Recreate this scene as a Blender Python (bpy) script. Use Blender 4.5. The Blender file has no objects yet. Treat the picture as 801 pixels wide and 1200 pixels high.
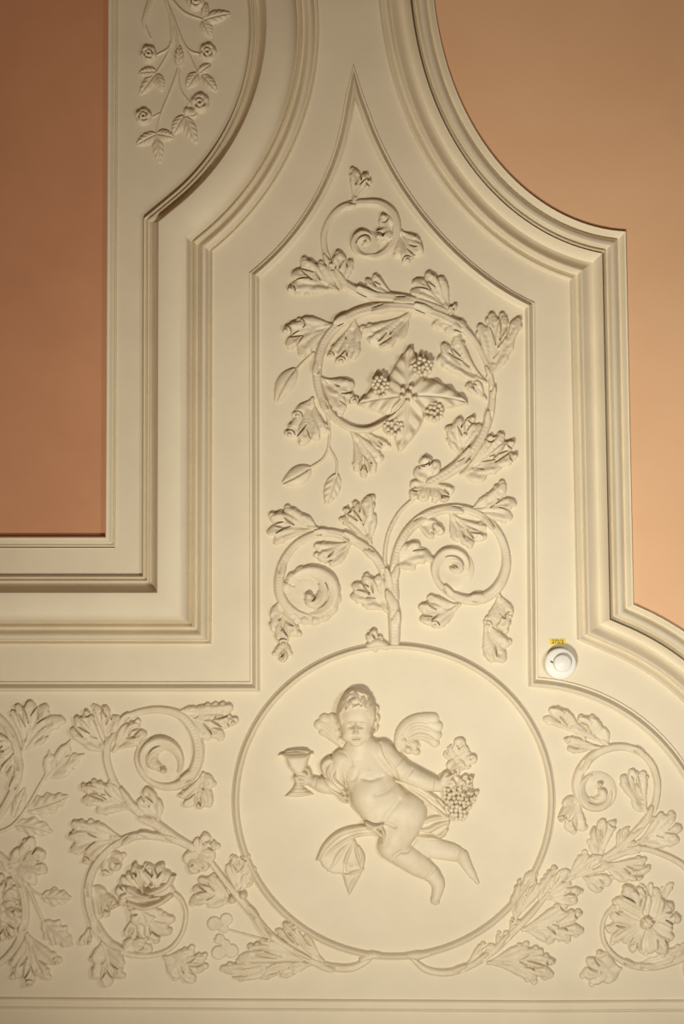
import bpy, math, random
import numpy as np
from mathutils import Vector, Matrix

# ------------------------------------------------------------------ camera, world, light
S = 0.0026                 # metres of ceiling for one traced unit
F = 1648.0                 # focal length in the 801 x 1200 frame
TILT = math.radians(3.8)
DIST = F * S
ZC = 5.6                   # ceiling height above the floor
scene = bpy.context.scene
col = scene.collection
fwd = Vector((0, math.sin(TILT), math.cos(TILT)))
upv = Vector((0, math.cos(TILT), -math.sin(TILT)))
rgt = Vector((-1, 0, 0))
CAM = Vector((0, 0, ZC)) - fwd * DIST

cam = bpy.data.cameras.new('camera')
cam.sensor_fit = 'VERTICAL'
cam.sensor_height = 36.0
cam.lens = 36.0 * F / 1200.0
camo = bpy.data.objects.new('camera', cam)
col.objects.link(camo)
M = Matrix((rgt, upv, -fwd)).transposed().to_4x4()
M.translation = CAM
camo.matrix_world = M
scene.camera = camo

def P(x, y):
    """traced point -> (X, Y) on the ceiling plane (works on arrays)"""
    u = (np.asarray(x, float) - 400.5) / F
    v = (600.0 - np.asarray(y, float)) / F
    dx = -u
    dy = fwd.y + v * upv.y
    dz = fwd.z + v * upv.z
    k = (ZC - CAM.z) / dz
    return CAM.x + dx * k, CAM.y + dy * k

world = bpy.data.worlds.new('world')
scene.world = world
world.use_nodes = True
bg = world.node_tree.nodes['Background']
bg.inputs[0].default_value = (1.0, 0.52, 0.24, 1)
bg.inputs[1].default_value = 0.12

def area(name, px, py, down, size, power, color, aim):
    l = bpy.data.lights.new(name, 'AREA')
    l.shape = 'DISK'; l.size = size; l.energy = power; l.color = color
    o = bpy.data.objects.new(name, l); col.objects.link(o)
    X, Y = P(px, py)
    o.location = (float(X), float(Y), ZC - down)
    ax, ay = P(*aim)
    d = Vector((float(ax), float(ay), ZC)) - o.location
    o.rotation_euler = d.to_track_quat('-Z', 'Y').to_euler()
    return o
area('window_light', 250, 1350, 3.0, 0.36, 28, (1.0, 0.945, 0.76), (660, 430)).data.spread = math.radians(100)
area('fill_light', 720, 850, 1.8, 0.34, 12.0, (0.97, 0.985, 0.90), (690, 740))  # unseen fill lamp added to brighten the right half and model the left mouldings

vs = scene.view_settings
vs.view_transform = 'Standard'; vs.look = 'None'; vs.gamma = 1.0
vs.use_curve_mapping = False
vs.exposure = 0.0

# ------------------------------------------------------------------ materials
def mat(name, c1, c2, scale=4.0, rough=0.6, bump=0.0, bscale=60.0, spec=0.3, mid=0.5):
    m = bpy.data.materials.new(name); m.use_nodes = True
    nt = m.node_tree; b = nt.nodes['Principled BSDF']
    tc = nt.nodes.new('ShaderNodeTexCoord')
    geo = nt.nodes.new('ShaderNodeNewGeometry')
    n = nt.nodes.new('ShaderNodeTexNoise'); n.inputs['Scale'].default_value = scale
    n.inputs['Detail'].default_value = 6; n.inputs['Roughness'].default_value = 0.6
    nt.links.new(geo.outputs['Position'], n.inputs['Vector'])
    r = nt.nodes.new('ShaderNodeValToRGB')
    r.color_ramp.elements[0].position = mid - 0.2; r.color_ramp.elements[0].color = (*c1, 1)
    r.color_ramp.elements[1].position = mid + 0.2; r.color_ramp.elements[1].color = (*c2, 1)
    nt.links.new(n.outputs['Fac'], r.inputs[0])
    nt.links.new(r.outputs[0], b.inputs['Base Color'])
    b.inputs['Roughness'].default_value = rough
    b.inputs['Specular IOR Level'].default_value = spec
    if bump:
        n2 = nt.nodes.new('ShaderNodeTexNoise'); n2.inputs['Scale'].default_value = bscale
        n2.inputs['Detail'].default_value = 4
        nt.links.new(geo.outputs['Position'], n2.inputs['Vector'])
        bp = nt.nodes.new('ShaderNodeBump'); bp.inputs['Strength'].default_value = bump
        bp.inputs['Distance'].default_value = 0.004
        nt.links.new(n2.outputs['Fac'], bp.inputs['Height'])
        nt.links.new(bp.outputs[0], b.inputs['Normal'])
    return m
STUCCO = mat('cream_stucco', (.74, .655, .51), (.80, .715, .565), 5, .62, .10, 45)
RELIEF = mat('relief_stucco', (.69, .59, .44), (.80, .715, .565), 16, .5, .12, 120, .35)
PINKL = mat('salmon_paint', (.58, .28, .16), (.66, .33, .19), 3.0, .7, .06, 60)
PINKR = mat('apricot_paint', (.75, .455, .27), (.83, .525, .325), 1.6, .7, .06, 60)
PLASTIC = mat('white_plastic', (.84, .83, .79), (.86, .85, .81), 8, .35)
SLOT = mat('dark_slot', (.10, .07, .05), (.13, .09, .06), 20, .6)
YELLOW = mat('yellow_tape', (.80, .56, .02), (.86, .62, .03), 20, .45)
BLACK = mat('black_ink', (.03, .02, .01), (.05, .03, .02), 20, .6)

# ------------------------------------------------------------------ object helpers
def tag(o, label=None, cat=None, group=None, kind=None):
    if label: o['label'] = label
    if cat: o['category'] = cat
    if group: o['group'] = group
    if kind: o['kind'] = kind
    return o

def thing(name, x, y, label, cat, group=None):
    o = bpy.data.objects.new(name, None)
    o.empty_display_size = 0.05
    X, Y = P(x, y)
    o.location = (float(X), float(Y), ZC)
    col.objects.link(o)
    return tag(o, label, cat, group)

def link(name, me, m, parent=None, loc=None):
    """loc = world position of the mesh's own zero point"""
    o = bpy.data.objects.new(name, me)
    if m is not None and len(me.materials) == 0: me.materials.append(m)
    col.objects.link(o)
    loc = Vector(loc) if loc is not None else Vector((0, 0, 0))
    if parent is not None:
        o.parent = parent
        off = parent.location.copy()
        q = parent.parent
        while q is not None:
            off += q.location; q = q.parent
        loc = loc - off
    o.location = loc
    return o

def mesh_np(name, verts, quads, smooth=True):
    me = bpy.data.meshes.new(name)
    nv, nq = len(verts), len(quads)
    me.vertices.add(nv); me.vertices.foreach_set('co', np.ascontiguousarray(verts, dtype=np.float32).ravel())
    me.loops.add(nq * 4); me.loops.foreach_set('vertex_index', np.ascontiguousarray(quads, dtype=np.int32).ravel())
    me.polygons.add(nq)
    me.polygons.foreach_set('loop_start', np.arange(0, nq * 4, 4, dtype=np.int32))
    me.polygons.foreach_set('use_smooth', np.full(nq, smooth, dtype=bool))
    me.update(calc_edges=True)
    return me

def wpos(x, y, h):
    X, Y = P(x, y)
    return np.stack([X, Y, ZC - np.asarray(h, float) * S], axis=-1)

# ------------------------------------------------------------------ 2-D curves
def catmull(pts, n=8):
    p = [np.array(q, float) for q in pts]
    if len(p) == 2: 
        return np.array([p[0] + (p[1] - p[0]) * t for t in np.linspace(0, 1, n + 1)])
    p = [2 * p[0] - p[1]] + p + [2 * p[-1] - p[-2]]
    out = []
    for i in range(1, len(p) - 2):
        a, b, c, d = p[i - 1], p[i], p[i + 1], p[i + 2]
        for t in np.linspace(0, 1, n, endpoint=False):
            out.append(.5 * ((2 * b) + (c - a) * t + (2 * a - 5 * b + 4 * c - d) * t * t + (3 * b - a - 3 * c + d) * t ** 3))
    out.append(p[-2])
    return np.array(out)

def circ_fit(pts):
    p = np.array(pts, float)
    A = np.c_[2 * p, np.ones(len(p))]
    s = np.linalg.lstsq(A, (p ** 2).sum(1), rcond=None)[0]
    return s[0], s[1], math.sqrt(s[2] + s[0] ** 2 + s[1] ** 2)

def poly_arc(pts, n=40, deg=4):
    """a smooth curve through hand-read points"""
    p = np.array(pts, float)
    t = np.r_[0, np.cumsum(np.linalg.norm(np.diff(p, axis=0), axis=1))]; t /= t[-1]
    w = np.ones(len(p)); w[0] = w[-1] = 6
    tt = np.linspace(0, 1, n)
    return list(map(tuple, np.c_[np.polyval(np.polyfit(t, p[:, 0], deg, w=w), tt), np.polyval(np.polyfit(t, p[:, 1], deg, w=w), tt)]))

def circ_arc(pts, p0, p1, n=40):
    """points along the circle fitted to pts, from the angle of p0 to that of p1"""
    cx, cy, r = circ_fit(pts)
    a0 = math.atan2(p0[1] - cy, p0[0] - cx); a1 = math.atan2(p1[1] - cy, p1[0] - cx)
    while a1 - a0 > math.pi: a1 -= 2 * math.pi
    while a1 - a0 < -math.pi: a1 += 2 * math.pi
    return [(cx + r * math.cos(a), cy + r * math.sin(a)) for a in np.linspace(a0, a1, n)]

def offset_path(path, o, side=1, closed=False, lim=2.6):
    p = np.array(path, float)
    d = np.diff(p, axis=0)
    if closed: d = np.vstack([d, p[0] - p[-1]])
    d /= np.linalg.norm(d, axis=1)[:, None]
    nrm = np.c_[-d[:, 1], d[:, 0]] * side
    out = []
    for i in range(len(p)):
        if closed: a, b = nrm[i - 1], nrm[i % len(nrm)]
        else: a, b = nrm[max(i - 1, 0)], nrm[min(i, len(nrm) - 1)]
        m = (a + b) / max(1 + a.dot(b), 1e-6)
        l = np.linalg.norm(m)
        if l > lim: m *= lim / l
        out.append(p[i] + m * o)
    return np.array(out)

def offset_trim(path, o, side=1):
    """offset of an open path with sharp corners: on the inside of a corner the two runs are cut where they meet"""
    p = np.array(path, float); d = np.diff(p, axis=0); d /= np.linalg.norm(d, axis=1)[:, None]
    cor = [i for i in range(1, len(p) - 1) if d[i - 1].dot(d[i]) < .93]
    cuts = [0] + cor + [len(p) - 1]
    runs = [offset_path(p[cuts[k]:cuts[k + 1] + 1], o, side) for k in range(len(cuts) - 1)]
    full = offset_path(p, o, side)
    for k, c in enumerate(cor):
        A, B = runs[k], runs[k + 1]
        nA = np.array([-d[c - 1][1], d[c - 1][0]]) * side * o
        if nA.dot(d[c]) <= 0:                     # outside of the corner: plain mitre
            A[-1] = full[c]; B[0] = full[c]; continue
        hit = None
        for i in range(len(A) - 2, -1, -1):
            r = A[i + 1] - A[i]
            for j in range(len(B) - 1):
                q = B[j + 1] - B[j]; den = r[0] * q[1] - r[1] * q[0]
                if abs(den) < 1e-9: continue
                w = B[j] - A[i]; t = (w[0] * q[1] - w[1] * q[0]) / den; u = (w[0] * r[1] - w[1] * r[0]) / den
                if -1e-6 <= t <= 1 + 1e-6 and -1e-6 <= u <= 1 + 1e-6: hit = (i, j, A[i] + r * t); break
            if hit: break
        if hit:
            A[hit[0] + 1:] = hit[2]; B[:hit[1] + 1] = hit[2]
        else: A[-1] = full[c]; B[0] = full[c]
    out = [runs[0]]
    for r in runs[1:]: out.append(r[1:])
    return np.concatenate(out)

def sweep(name, path, profile, side=1, m=None, closed=False, parent=None, fine=3, zs=1.0, zero=0.0, trim=False):
    # densify the profile so that curves stay round
    pr = catmull(profile, fine) if fine > 1 else np.array(profile, float)
    pr = np.c_[pr[:, 0], zero + (pr[:, 1] - zero) * zs]
    rows = [offset_trim(path, o, side) if trim else offset_path(path, o, side, closed) for o, h in pr]
    n = len(path); k = len(pr)
    V = np.concatenate([wpos(rows[j][:, 0], rows[j][:, 1], np.full(n, pr[j][1])) for j in range(k)])
    Q = []
    nn = n if closed else n - 1
    for j in range(k - 1):
        for i in range(nn):
            i2 = (i + 1) % n
            q = (j * n + i, j * n + i2, (j + 1) * n + i2, (j + 1) * n + i)
            Q.append(q)
    V = np.array(V); Q = np.array(Q)
    a = V[Q[0][1]] - V[Q[0][0]]; b = V[Q[0][3]] - V[Q[0][0]]
    if np.cross(a, b)[2] > 0: Q = Q[:, ::-1]
    c = V.mean(0); c[2] = ZC
    me = mesh_np(name, V - c, Q)
    # keep crisp arrises between unlike faces and at mitres
    try: me.set_sharp_from_angle(angle=math.radians(38))
    except Exception: pass
    return link(name, me, m or STUCCO, parent, c)

def flat(name, poly, h, m, parent=None):
    p = np.array(poly, float)
    V = wpos(p[:, 0], p[:, 1], np.full(len(p), h))
    c = V.mean(0); c[2] = ZC
    area2 = sum(V[i][0] * V[(i + 1) % len(V)][1] - V[(i + 1) % len(V)][0] * V[i][1] for i in range(len(V)))
    idx = list(range(len(V)))
    if area2 > 0: idx = idx[::-1]
    me = bpy.data.meshes.new(name)
    me.from_pydata([tuple(v - c) for v in V], [], [idx])
    return link(name, me, m, parent, c)

# ------------------------------------------------------------------ height-field relief modelling
class HF:
    """a patch of carved stucco: heights in traced units above the ceiling plane"""
    def __init__(self, x0, y0, x1, y1, step=0.8):
        self.step = step
        self.xs = np.arange(x0, x1 + step, step); self.ys = np.arange(y0, y1 + step, step)
        self.X, self.Y = np.meshgrid(self.xs, self.ys)
        self.H = np.full(self.X.shape, -4.0)
    def win(self, x0, y0, x1, y1):
        i0 = max(int((x0 - self.xs[0]) / self.step) - 1, 0); i1 = min(int((x1 - self.xs[0]) / self.step) + 3, len(self.xs))
        j0 = max(int((y0 - self.ys[0]) / self.step) - 1, 0); j1 = min(int((y1 - self.ys[0]) / self.step) + 3, len(self.ys))
        return slice(j0, max(j1, j0)), slice(i0, max(i1, i0))
    def put(self, w, val, k):
        a = self.H[w]
        if k <= 0: self.H[w] = np.maximum(a, val)
        else:
            g = np.maximum(k - np.abs(a - val), 0) / k
            self.H[w] = np.maximum(a, val) + g * g * k * .25
    def ridge(self, pts, rad, hgt, base=0.0, k=0.4, slope=2.0, wave=0.0, period=3.0, flute=0.0, slab=0, asym=0.0, cup=0.0):
        p = np.array(pts, float); n = len(p)
        rad = np.interp(np.linspace(0, 1, n), np.linspace(0, 1, len(np.atleast_1d(rad))), np.atleast_1d(rad))
        hgt = np.interp(np.linspace(0, 1, n), np.linspace(0, 1, len(np.atleast_1d(hgt))), np.atleast_1d(hgt))
        bs = np.interp(np.linspace(0, 1, n), np.linspace(0, 1, len(np.atleast_1d(base))), np.atleast_1d(base))
        m = rad.max() + 4
        w = self.win(p[:, 0].min() - m, p[:, 1].min() - m, p[:, 0].max() + m, p[:, 1].max() + m)
        X, Y = self.X[w], self.Y[w]
        if X.size == 0: return
        best = np.full(X.shape, -4.0)
        s0 = 0.0
        for i in range(max(n - 1, 1)):
            a = p[i]; b = p[min(i + 1, n - 1)]
            d = b - a; L2 = d.dot(d)
            t = np.clip(((X - a[0]) * d[0] + (Y - a[1]) * d[1]) / L2, 0, 1) if L2 > 1e-9 else np.zeros_like(X)
            dist = np.hypot(X - a[0] - t * d[0], Y - a[1] - t * d[1])
            j = min(i + 1, n - 1)
            r = rad[i] + (rad[j] - rad[i]) * t
            z = hgt[i] + (hgt[j] - hgt[i]) * t
            bb = bs[i] + (bs[j] - bs[i]) * t
            q = dist / r
            if slab:
                qs = ((X - a[0]) * -d[1] + (Y - a[1]) * d[0]) / (math.sqrt(L2) + 1e-9) / r
                inside = np.sqrt(np.clip(1 - np.clip(q, 0, 1) ** slab, 0, 1)) * (1 - cup + cup * np.clip(q, 0, 1) ** 2 + asym * np.clip(qs, -1, 1))
            else:
                inside = np.sqrt(np.clip(1 - q * q, 0, 1))
            v = bb + z * inside
            if flute: v = v - flute * z * np.exp(-(q / .32) ** 2)
            if wave: v = v + wave * np.sin((s0 + t * math.sqrt(L2)) * 2 * math.pi / period) * inside
            v = np.where(q < 1, v, bb - (dist - r) * slope)
            best = np.maximum(best, v)
            s0 += math.sqrt(L2)
        self.put(w, best, k)
    def ell(self, c, rx, ry, h, ang=0.0, base=0.0, k=0.4, slope=2.0):
        m = max(rx, ry) + 4
        w = self.win(c[0] - m, c[1] - m, c[0] + m, c[1] + m)
        X, Y = self.X[w] - c[0], self.Y[w] - c[1]
        if X.size == 0: return
        a = math.radians(ang); ca, sa = math.cos(a), math.sin(a)
        q = np.hypot((X * ca + Y * sa) / rx, (-X * sa + Y * ca) / ry)
        v = np.where(q < 1, base + h * np.sqrt(np.clip(1 - q * q, 0, 1)), base - (q - 1) * min(rx, ry) * slope)
        self.put(w, v, k)
    def poly(self, pts, h, edge=3.0, k=0.4):
        """a slab with rounded rim over a polygon"""
        p = np.array(pts, float)
        w = self.win(p[:, 0].min() - 4, p[:, 1].min() - 4, p[:, 0].max() + 4, p[:, 1].max() + 4)
        X, Y = self.X[w], self.Y[w]
        ins = np.zeros(X.shape, bool); dist = np.full(X.shape, 1e9)
        for i in range(len(p)):
            a = p[i]; b = p[(i + 1) % len(p)]
            d = b - a
            t = np.clip(((X - a[0]) * d[0] + (Y - a[1]) * d[1]) / d.dot(d), 0, 1)
            dist = np.minimum(dist, np.hypot(X - a[0] - t * d[0], Y - a[1] - t * d[1]))
            if abs(d[1]) > 1e-9:
                c = ((a[1] > Y) != (b[1] > Y)) & (X < d[0] * (Y - a[1]) / d[1] + a[0])
                ins ^= c
        sd = np.where(ins, dist, -dist)
        e = np.clip(sd / edge, 0, 1)
        v = np.where(sd > 0, h * np.sqrt(np.clip(1 - (1 - e) ** 2, 0, 1)), sd * 2)
        self.put(w, v, k)
    def cut(self, pts, wid, depth):
        p = np.array(pts, float); m = wid * 3 + 1
        w = self.win(p[:, 0].min() - m, p[:, 1].min() - m, p[:, 0].max() + m, p[:, 1].max() + m)
        X, Y = self.X[w], self.Y[w]
        if X.size == 0: return
        dm = np.full(X.shape, 1e9)
        n = len(p)
        for i in range(n - 1):
            a, b = p[i], p[i + 1]; d = b - a; L2 = max(d.dot(d), 1e-9)
            t = np.clip(((X - a[0]) * d[0] + (Y - a[1]) * d[1]) / L2, 0, 1)
            dm = np.minimum(dm, np.hypot(X - a[0] - t * d[0], Y - a[1] - t * d[1]))
        H = self.H[w]
        self.H[w] = np.where(H > 0, np.maximum(H - depth * np.exp(-(dm / wid) ** 2), np.minimum(H, .3)), H)
    def slit(self, pts, wid, depth=99):
        """a drilled slot with steep walls, tapering at both ends"""
        p = np.array(pts, float); m = wid * 3 + 1; n = len(p)
        w = self.win(p[:, 0].min() - m, p[:, 1].min() - m, p[:, 0].max() + m, p[:, 1].max() + m)
        X, Y = self.X[w], self.Y[w]
        if X.size == 0: return
        best = np.zeros(X.shape)
        for i in range(n - 1):
            a, b = p[i], p[i + 1]; d = b - a; L2 = max(d.dot(d), 1e-9)
            t = np.clip(((X - a[0]) * d[0] + (Y - a[1]) * d[1]) / L2, 0, 1)
            g = (i + t) / (n - 1); ww = wid * (.45 + .55 * np.sin(math.pi * np.clip(g, .03, .97)))
            best = np.maximum(best, np.exp(-(np.hypot(X - a[0] - t * d[0], Y - a[1] - t * d[1]) / ww) ** 4))
        H = self.H[w]
        self.H[w] = np.where(H > .4, np.maximum(H - np.minimum(depth, H) * best, .15), H)
    def bump(self, c, sx, sy, amp, ang=0.0):
        m = 3.2 * max(sx, sy)
        w = self.win(c[0] - m, c[1] - m, c[0] + m, c[1] + m)
        X, Y = self.X[w] - c[0], self.Y[w] - c[1]
        if X.size == 0: return
        a = math.radians(ang); ca, sa = math.cos(a), math.sin(a)
        g = np.exp(-(((X * ca + Y * sa) / sx) ** 2 + ((-X * sa + Y * ca) / sy) ** 2))
        self.H[w] = np.where(self.H[w] > 0, self.H[w] + amp * g, self.H[w])
    def smooth(self, n=1):
        for _ in range(n):
            h = np.pad(self.H, 1, mode='edge')
            self.H = (h[:-2, 1:-1] + h[2:, 1:-1] + h[1:-1, :-2] + h[1:-1, 2:] + 4 * self.H) / 8
    def build(self, name, parent, m=None, lift=0.0):
        H = self.H
        if lift: H = np.where(H > 0, H + lift, H)
        ny, nx = H.shape
        top = np.maximum(np.maximum(H[:-1, :-1], H[1:, :-1]), np.maximum(H[:-1, 1:], H[1:, 1:]))
        J, I = np.nonzero(top > 0.0)
        if len(J) == 0: return None
        Q = np.stack([J * nx + I, (J + 1) * nx + I, (J + 1) * nx + I + 1, J * nx + I + 1], -1)
        used, inv = np.unique(Q.ravel(), return_inverse=True)
        Q = inv.reshape(-1, 4)
        hv = np.maximum(H.ravel()[used], -1.2)
        V = wpos(self.X.ravel()[used], self.Y.ravel()[used], hv)
        c = V.mean(0); c[2] = ZC
        me = mesh_np(name, V - c, Q)
        return link(name, me, m or RELIEF, parent, c)

def bez(a, c, b, n=9):
    t = np.linspace(0, 1, n)[:, None]
    return (1 - t) ** 2 * np.array(a, float) + 2 * t * (1 - t) * np.array(c, float) + t * t * np.array(b, float)

def stem(parent, pts, rad, hgt=None, wave=0.0, period=3.0, name='stem', husks=(), flute=None, dense=6):
    if flute is None: flute = .2 if name == 'stem' else 0.0
    c = catmull(pts, dense)
    r = np.atleast_1d(np.array(rad, float)) * (.86 if name == 'stem' else 1.0)
    h = np.atleast_1d(hgt) if hgt is not None else r * 1.2
    m = r.max() + 6
    f = HF(c[:, 0].min() - m, c[:, 1].min() - m, c[:, 0].max() + m, c[:, 1].max() + m, 0.8)
    f.ridge(c, r, h, wave=wave, period=period, flute=flute)
    slots = []
    # sheath leaves that wrap the stem: short pointed ridges lying along it
    for (t, side, L, rr) in husks:
        i = int(t * (len(c) - 1)); i2 = min(i + 1, len(c) - 1); i1 = max(i2 - 1, 0)
        d = c[i2] - c[i1]; d = d / (np.linalg.norm(d) + 1e-9)
        nn = np.array([-d[1], d[0]]) * side
        rloc = float(np.interp(t, np.linspace(0, 1, len(r)), r))
        hh = float(np.interp(t, np.linspace(0, 1, len(h)), h))
        i3 = min(int(i + L / (np.linalg.norm(np.diff(c, axis=0), axis=1).mean())), len(c) - 1)
        path = c[i:i3 + 1]
        if len(path) < 3: continue
        off = np.linspace(.05, .62, len(path)) ** 1.3
        dd = np.gradient(path, axis=0); dd /= np.linalg.norm(dd, axis=1)[:, None]
        path = path + np.c_[-dd[:, 1], dd[:, 0]] * side * (off * rloc * 1.1)[:, None]
        f.ridge(path, [rloc * .45, rloc * .8, rloc * .85, rloc * .45], [hh * .85, hh + .8, hh + 1.8, hh + 2.4], k=.15, slab=3, asym=.12 * side, cup=.12)
        slots.append(path[len(path) // 2:] - np.c_[-dd[:, 1], dd[:, 0]][len(path) // 2:] * side * rloc * .8)
    f.smooth(1)
    for sl in slots: f.slit(sl, .8, 5)
    return f.build(name, parent)

def leaf(parent, base, tips, bend=0.0, h=9.5, name='leaf', point=0.0, seed=None, web=.6):
    """one acanthus leaf: cupped lobes that leave one stalk, overlap like shingles and end at the given rim points"""
    base = np.array(base, float); T = [np.array(t, float) for t in tips]; n = len(T)
    rng = random.Random(seed if seed is not None else int(base[0] * 7 + base[1] * 13 + T[0][0] * 3))
    cen = sum(T) / n
    d = cen - base; L = np.linalg.norm(d); u = d / L; v = np.array([-u[1], u[0]])
    xs = [t[0] for t in T] + [base[0]]; ys = [t[1] for t in T] + [base[1]]
    f = HF(min(xs) - 9, min(ys) - 9, max(xs) + 9, max(ys) + 9, 0.55)
    rad = []
    for i in range(n):
        ds = [np.linalg.norm(T[i] - T[j]) for j in (i - 1, i + 1) if 0 <= j < n]
        sp = sum(ds) / len(ds) if ds else 10
        rad.append(min(max(.56 * sp, 2.4), 9.0) * rng.uniform(.92, 1.08))
    # the sheet from which the lobes rise
    if n > 1:
        pol = [base - v * 1.6 * np.sign((T[0] - base).dot(v) - (T[-1] - base).dot(v) + 1e-6) * -1]
        def neck(t):
            w1 = t - base
            return base + u * w1.dot(u) * .42 + v * (w1.dot(v) * .16 + bend * L * .6)
        pol.append(neck(T[0]))
        for i in range(n):
            pol.append(base + (T[i] - base) * (.8 if web < .8 else .92) + v * bend * L * .5)
            if i < n - 1: pol.append(base + ((T[i] + T[i + 1]) / 2 - base) * (.8 if web < .8 else .92) + v * bend * L * .5)
        pol.append(neck(T[-1])); pol.append(2 * base - pol[0])
        f.poly(pol, h * web, min(5.0, L * .14))
    f.ridge(bez(base, base + u * L * .3 + v * bend * L * .8, base + u * L * .5 + v * bend * L), [2.6, 3.4, 4.2], [h * .5, h * .6, h * .6])
    order = list(range(n)); order.sort(key=lambda i: -abs(i - (n - 1) / 2))
    flip = rng.choice((-1, 1))
    cuts = []; beads = []
    for i in order:
        s = (i / (n - 1) * 2 - 1) if n > 1 else 0.0
        ri = rad[i]; w0 = T[i] - base; lat = w0.dot(v); lon = w0.dot(u)
        e = T[i] - w0 / np.linalg.norm(w0) * ri * .5
        c = base + u * max(lon, L * .35) * .66 + v * (lat * .22 + bend * L)
        q = bez(base, c, e, 11)
        lsd = (1 if lat > 1 else -1 if lat < -1 else flip)
        hh = h * (1.08 - .3 * abs(s)) * rng.uniform(.92, 1.08)
        f.ridge(q, [1.8, ri * .5, ri * .85, ri * 1.06, ri * .95, ri * (.42 if point else .55)], [hh * .5, hh * .54, hh * .66, hh * .86, hh * 1.02, hh * .9] if web < .8 else [hh * .7, hh * .74, hh * .78, hh * .84, hh * .9, hh * .86], k=.15, slab=3.2, asym=(.26 if web < .8 else .14) * lsd, cup=.2 if web < .8 else .1)
        dv = q[-1] - q[-3]; dv = dv / (np.linalg.norm(dv) + 1e-9); nv = np.array([-dv[1], dv[0]])
        if point:
            f.ridge(np.array([e, T[i] + dv * ri * .5]), [ri * .5, .7], [hh * .8, hh * .5])
        elif ri > 3.2:
            k0 = -ri * rng.uniform(.35, .8)
            for kk in range(rng.choice((1, 2))):
                f.ridge(np.array([q[6], e + nv * lsd * ri * (.6 - .3 * kk) + dv * (k0 + kk * ri * .9)]), [ri * .3, ri * .46], [hh * .5, hh * (.8 - .1 * kk)], k=.15, slab=3, asym=.15 * lsd, cup=.15)
        cuts.append((q, nv, lsd, ri, hh))
        if not point and ri > 3.6 and web < .8 and rng.random() < .14: beads.append((e, dv, ri, hh))
    for (q, nv, lsd, ri, hh) in cuts:
        f.cut(q[2:9], max(ri * .28, .7), hh * (.14 if web < .8 else .08))
    f.smooth(1)
    for (e, dv, ri, hh) in beads:
        f.ell(e + dv * ri * .3, ri * .42, ri * .36, hh * 1.1, 0, k=.3)
        back = math.degrees(math.atan2(-dv[1], -dv[0]))
        f.slit(arcpts(e + dv * ri * .3, ri * .66, ri * .66, back - 80, back + 40, 8), .85, hh * .9)
    for (q, nv, lsd, ri, hh) in cuts:
        if rng.random() < .85 and ri > 2.6:
            k0 = rng.choice((5, 6)); seg = q[k0:k0 + 5] - nv * lsd * ri * rng.uniform(.72, .95)
            f.slit(seg, 1.1 if hh > 6 else .85, hh * .95)
    return f.build(name, parent)

def fan(parent, base, tip, w, n=5, bend=0.0, h=8.0, seed=None, name='leaf', point=0.0):
    """a leaf whose rim points are spread evenly about its axis"""
    base = np.array(base, float); tip = np.array(tip, float)
    rng = random.Random(seed if seed is not None else int(base[0] * 7 + base[1] * 13 + tip[0] * 3))
    d = tip - base; L = np.linalg.norm(d); u = d / L; v = np.array([-u[1], u[0]])
    tips = []
    for i in range(n):
        s = (i / (n - 1) * 2 - 1) if n > 1 else 0.0
        tips.append(base + u * L * (1 - .3 * abs(s) ** 1.6 + rng.uniform(-.05, .05)) + v * s * w / 2)
    return leaf(parent, base, tips, bend, h, name, point, seed)

def oval(parent, base, tip, w, h=4.0, bend=0.0, serr=0, name='leaf', cleft=False, base_h=0.0):
    """a simple pointed leaf with midrib and side veins"""
    base = np.array(base, float); tip = np.array(tip, float)
    d = tip - base; L = np.linalg.norm(d); u = d / L; v = np.array([-u[1], u[0]])
    m = w + 5
    f = HF(min(base[0], tip[0]) - m, min(base[1], tip[1]) - m, max(base[0], tip[0]) + m, max(base[1], tip[1]) + m, 0.6)
    X, Y = f.X - base[0], f.Y - base[1]
    t = (X * u[0] + Y * u[1]) / L
    s = (X * v[0] + Y * v[1]) - bend * L * 4 * t * (1 - t)
    tc = np.clip(t, 0, 1)
    wid = w / 2 * np.power(np.clip(np.sin(math.pi * tc ** .8), 0, 1), .8) + .25
    if serr: wid = wid * (1 + .16 * np.sin(tc * math.pi * 2 * serr))
    q = np.abs(s) / wid
    prof = np.sqrt(np.clip(1 - q ** 2.5, 0, 1))
    val = base_h + h * prof * (.55 + .45 * np.sin(math.pi * np.clip(tc, .02, .98)))
    val -= h * .38 * np.exp(-(s / 1.0) ** 2) * (1 if not cleft else 1.6)
    val += (0 if cleft else 1) * h * .10 * np.cos((tc * L - np.abs(s) * 1.1) * 2 * math.pi / max(L / 4.5, 3.2)) * np.clip(q * 2, 0, 1)
    out = (q > 1) | (t < 0) | (t > 1)
    dd = np.maximum((q - 1) * wid, np.maximum(-t, t - 1) * L)
    val = np.where(out, base_h - np.maximum(dd, 0) * 2 - .2, val)
    f.H = np.maximum(f.H, val)
    return f.build(name, parent)

def arcpts(c, r0, r1, a0, a1, n=24):
    a = np.radians(np.linspace(a0, a1, n)); r = np.linspace(r0, r1, n)
    return np.c_[c[0] + r * np.cos(a), c[1] + r * np.sin(a)]

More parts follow.
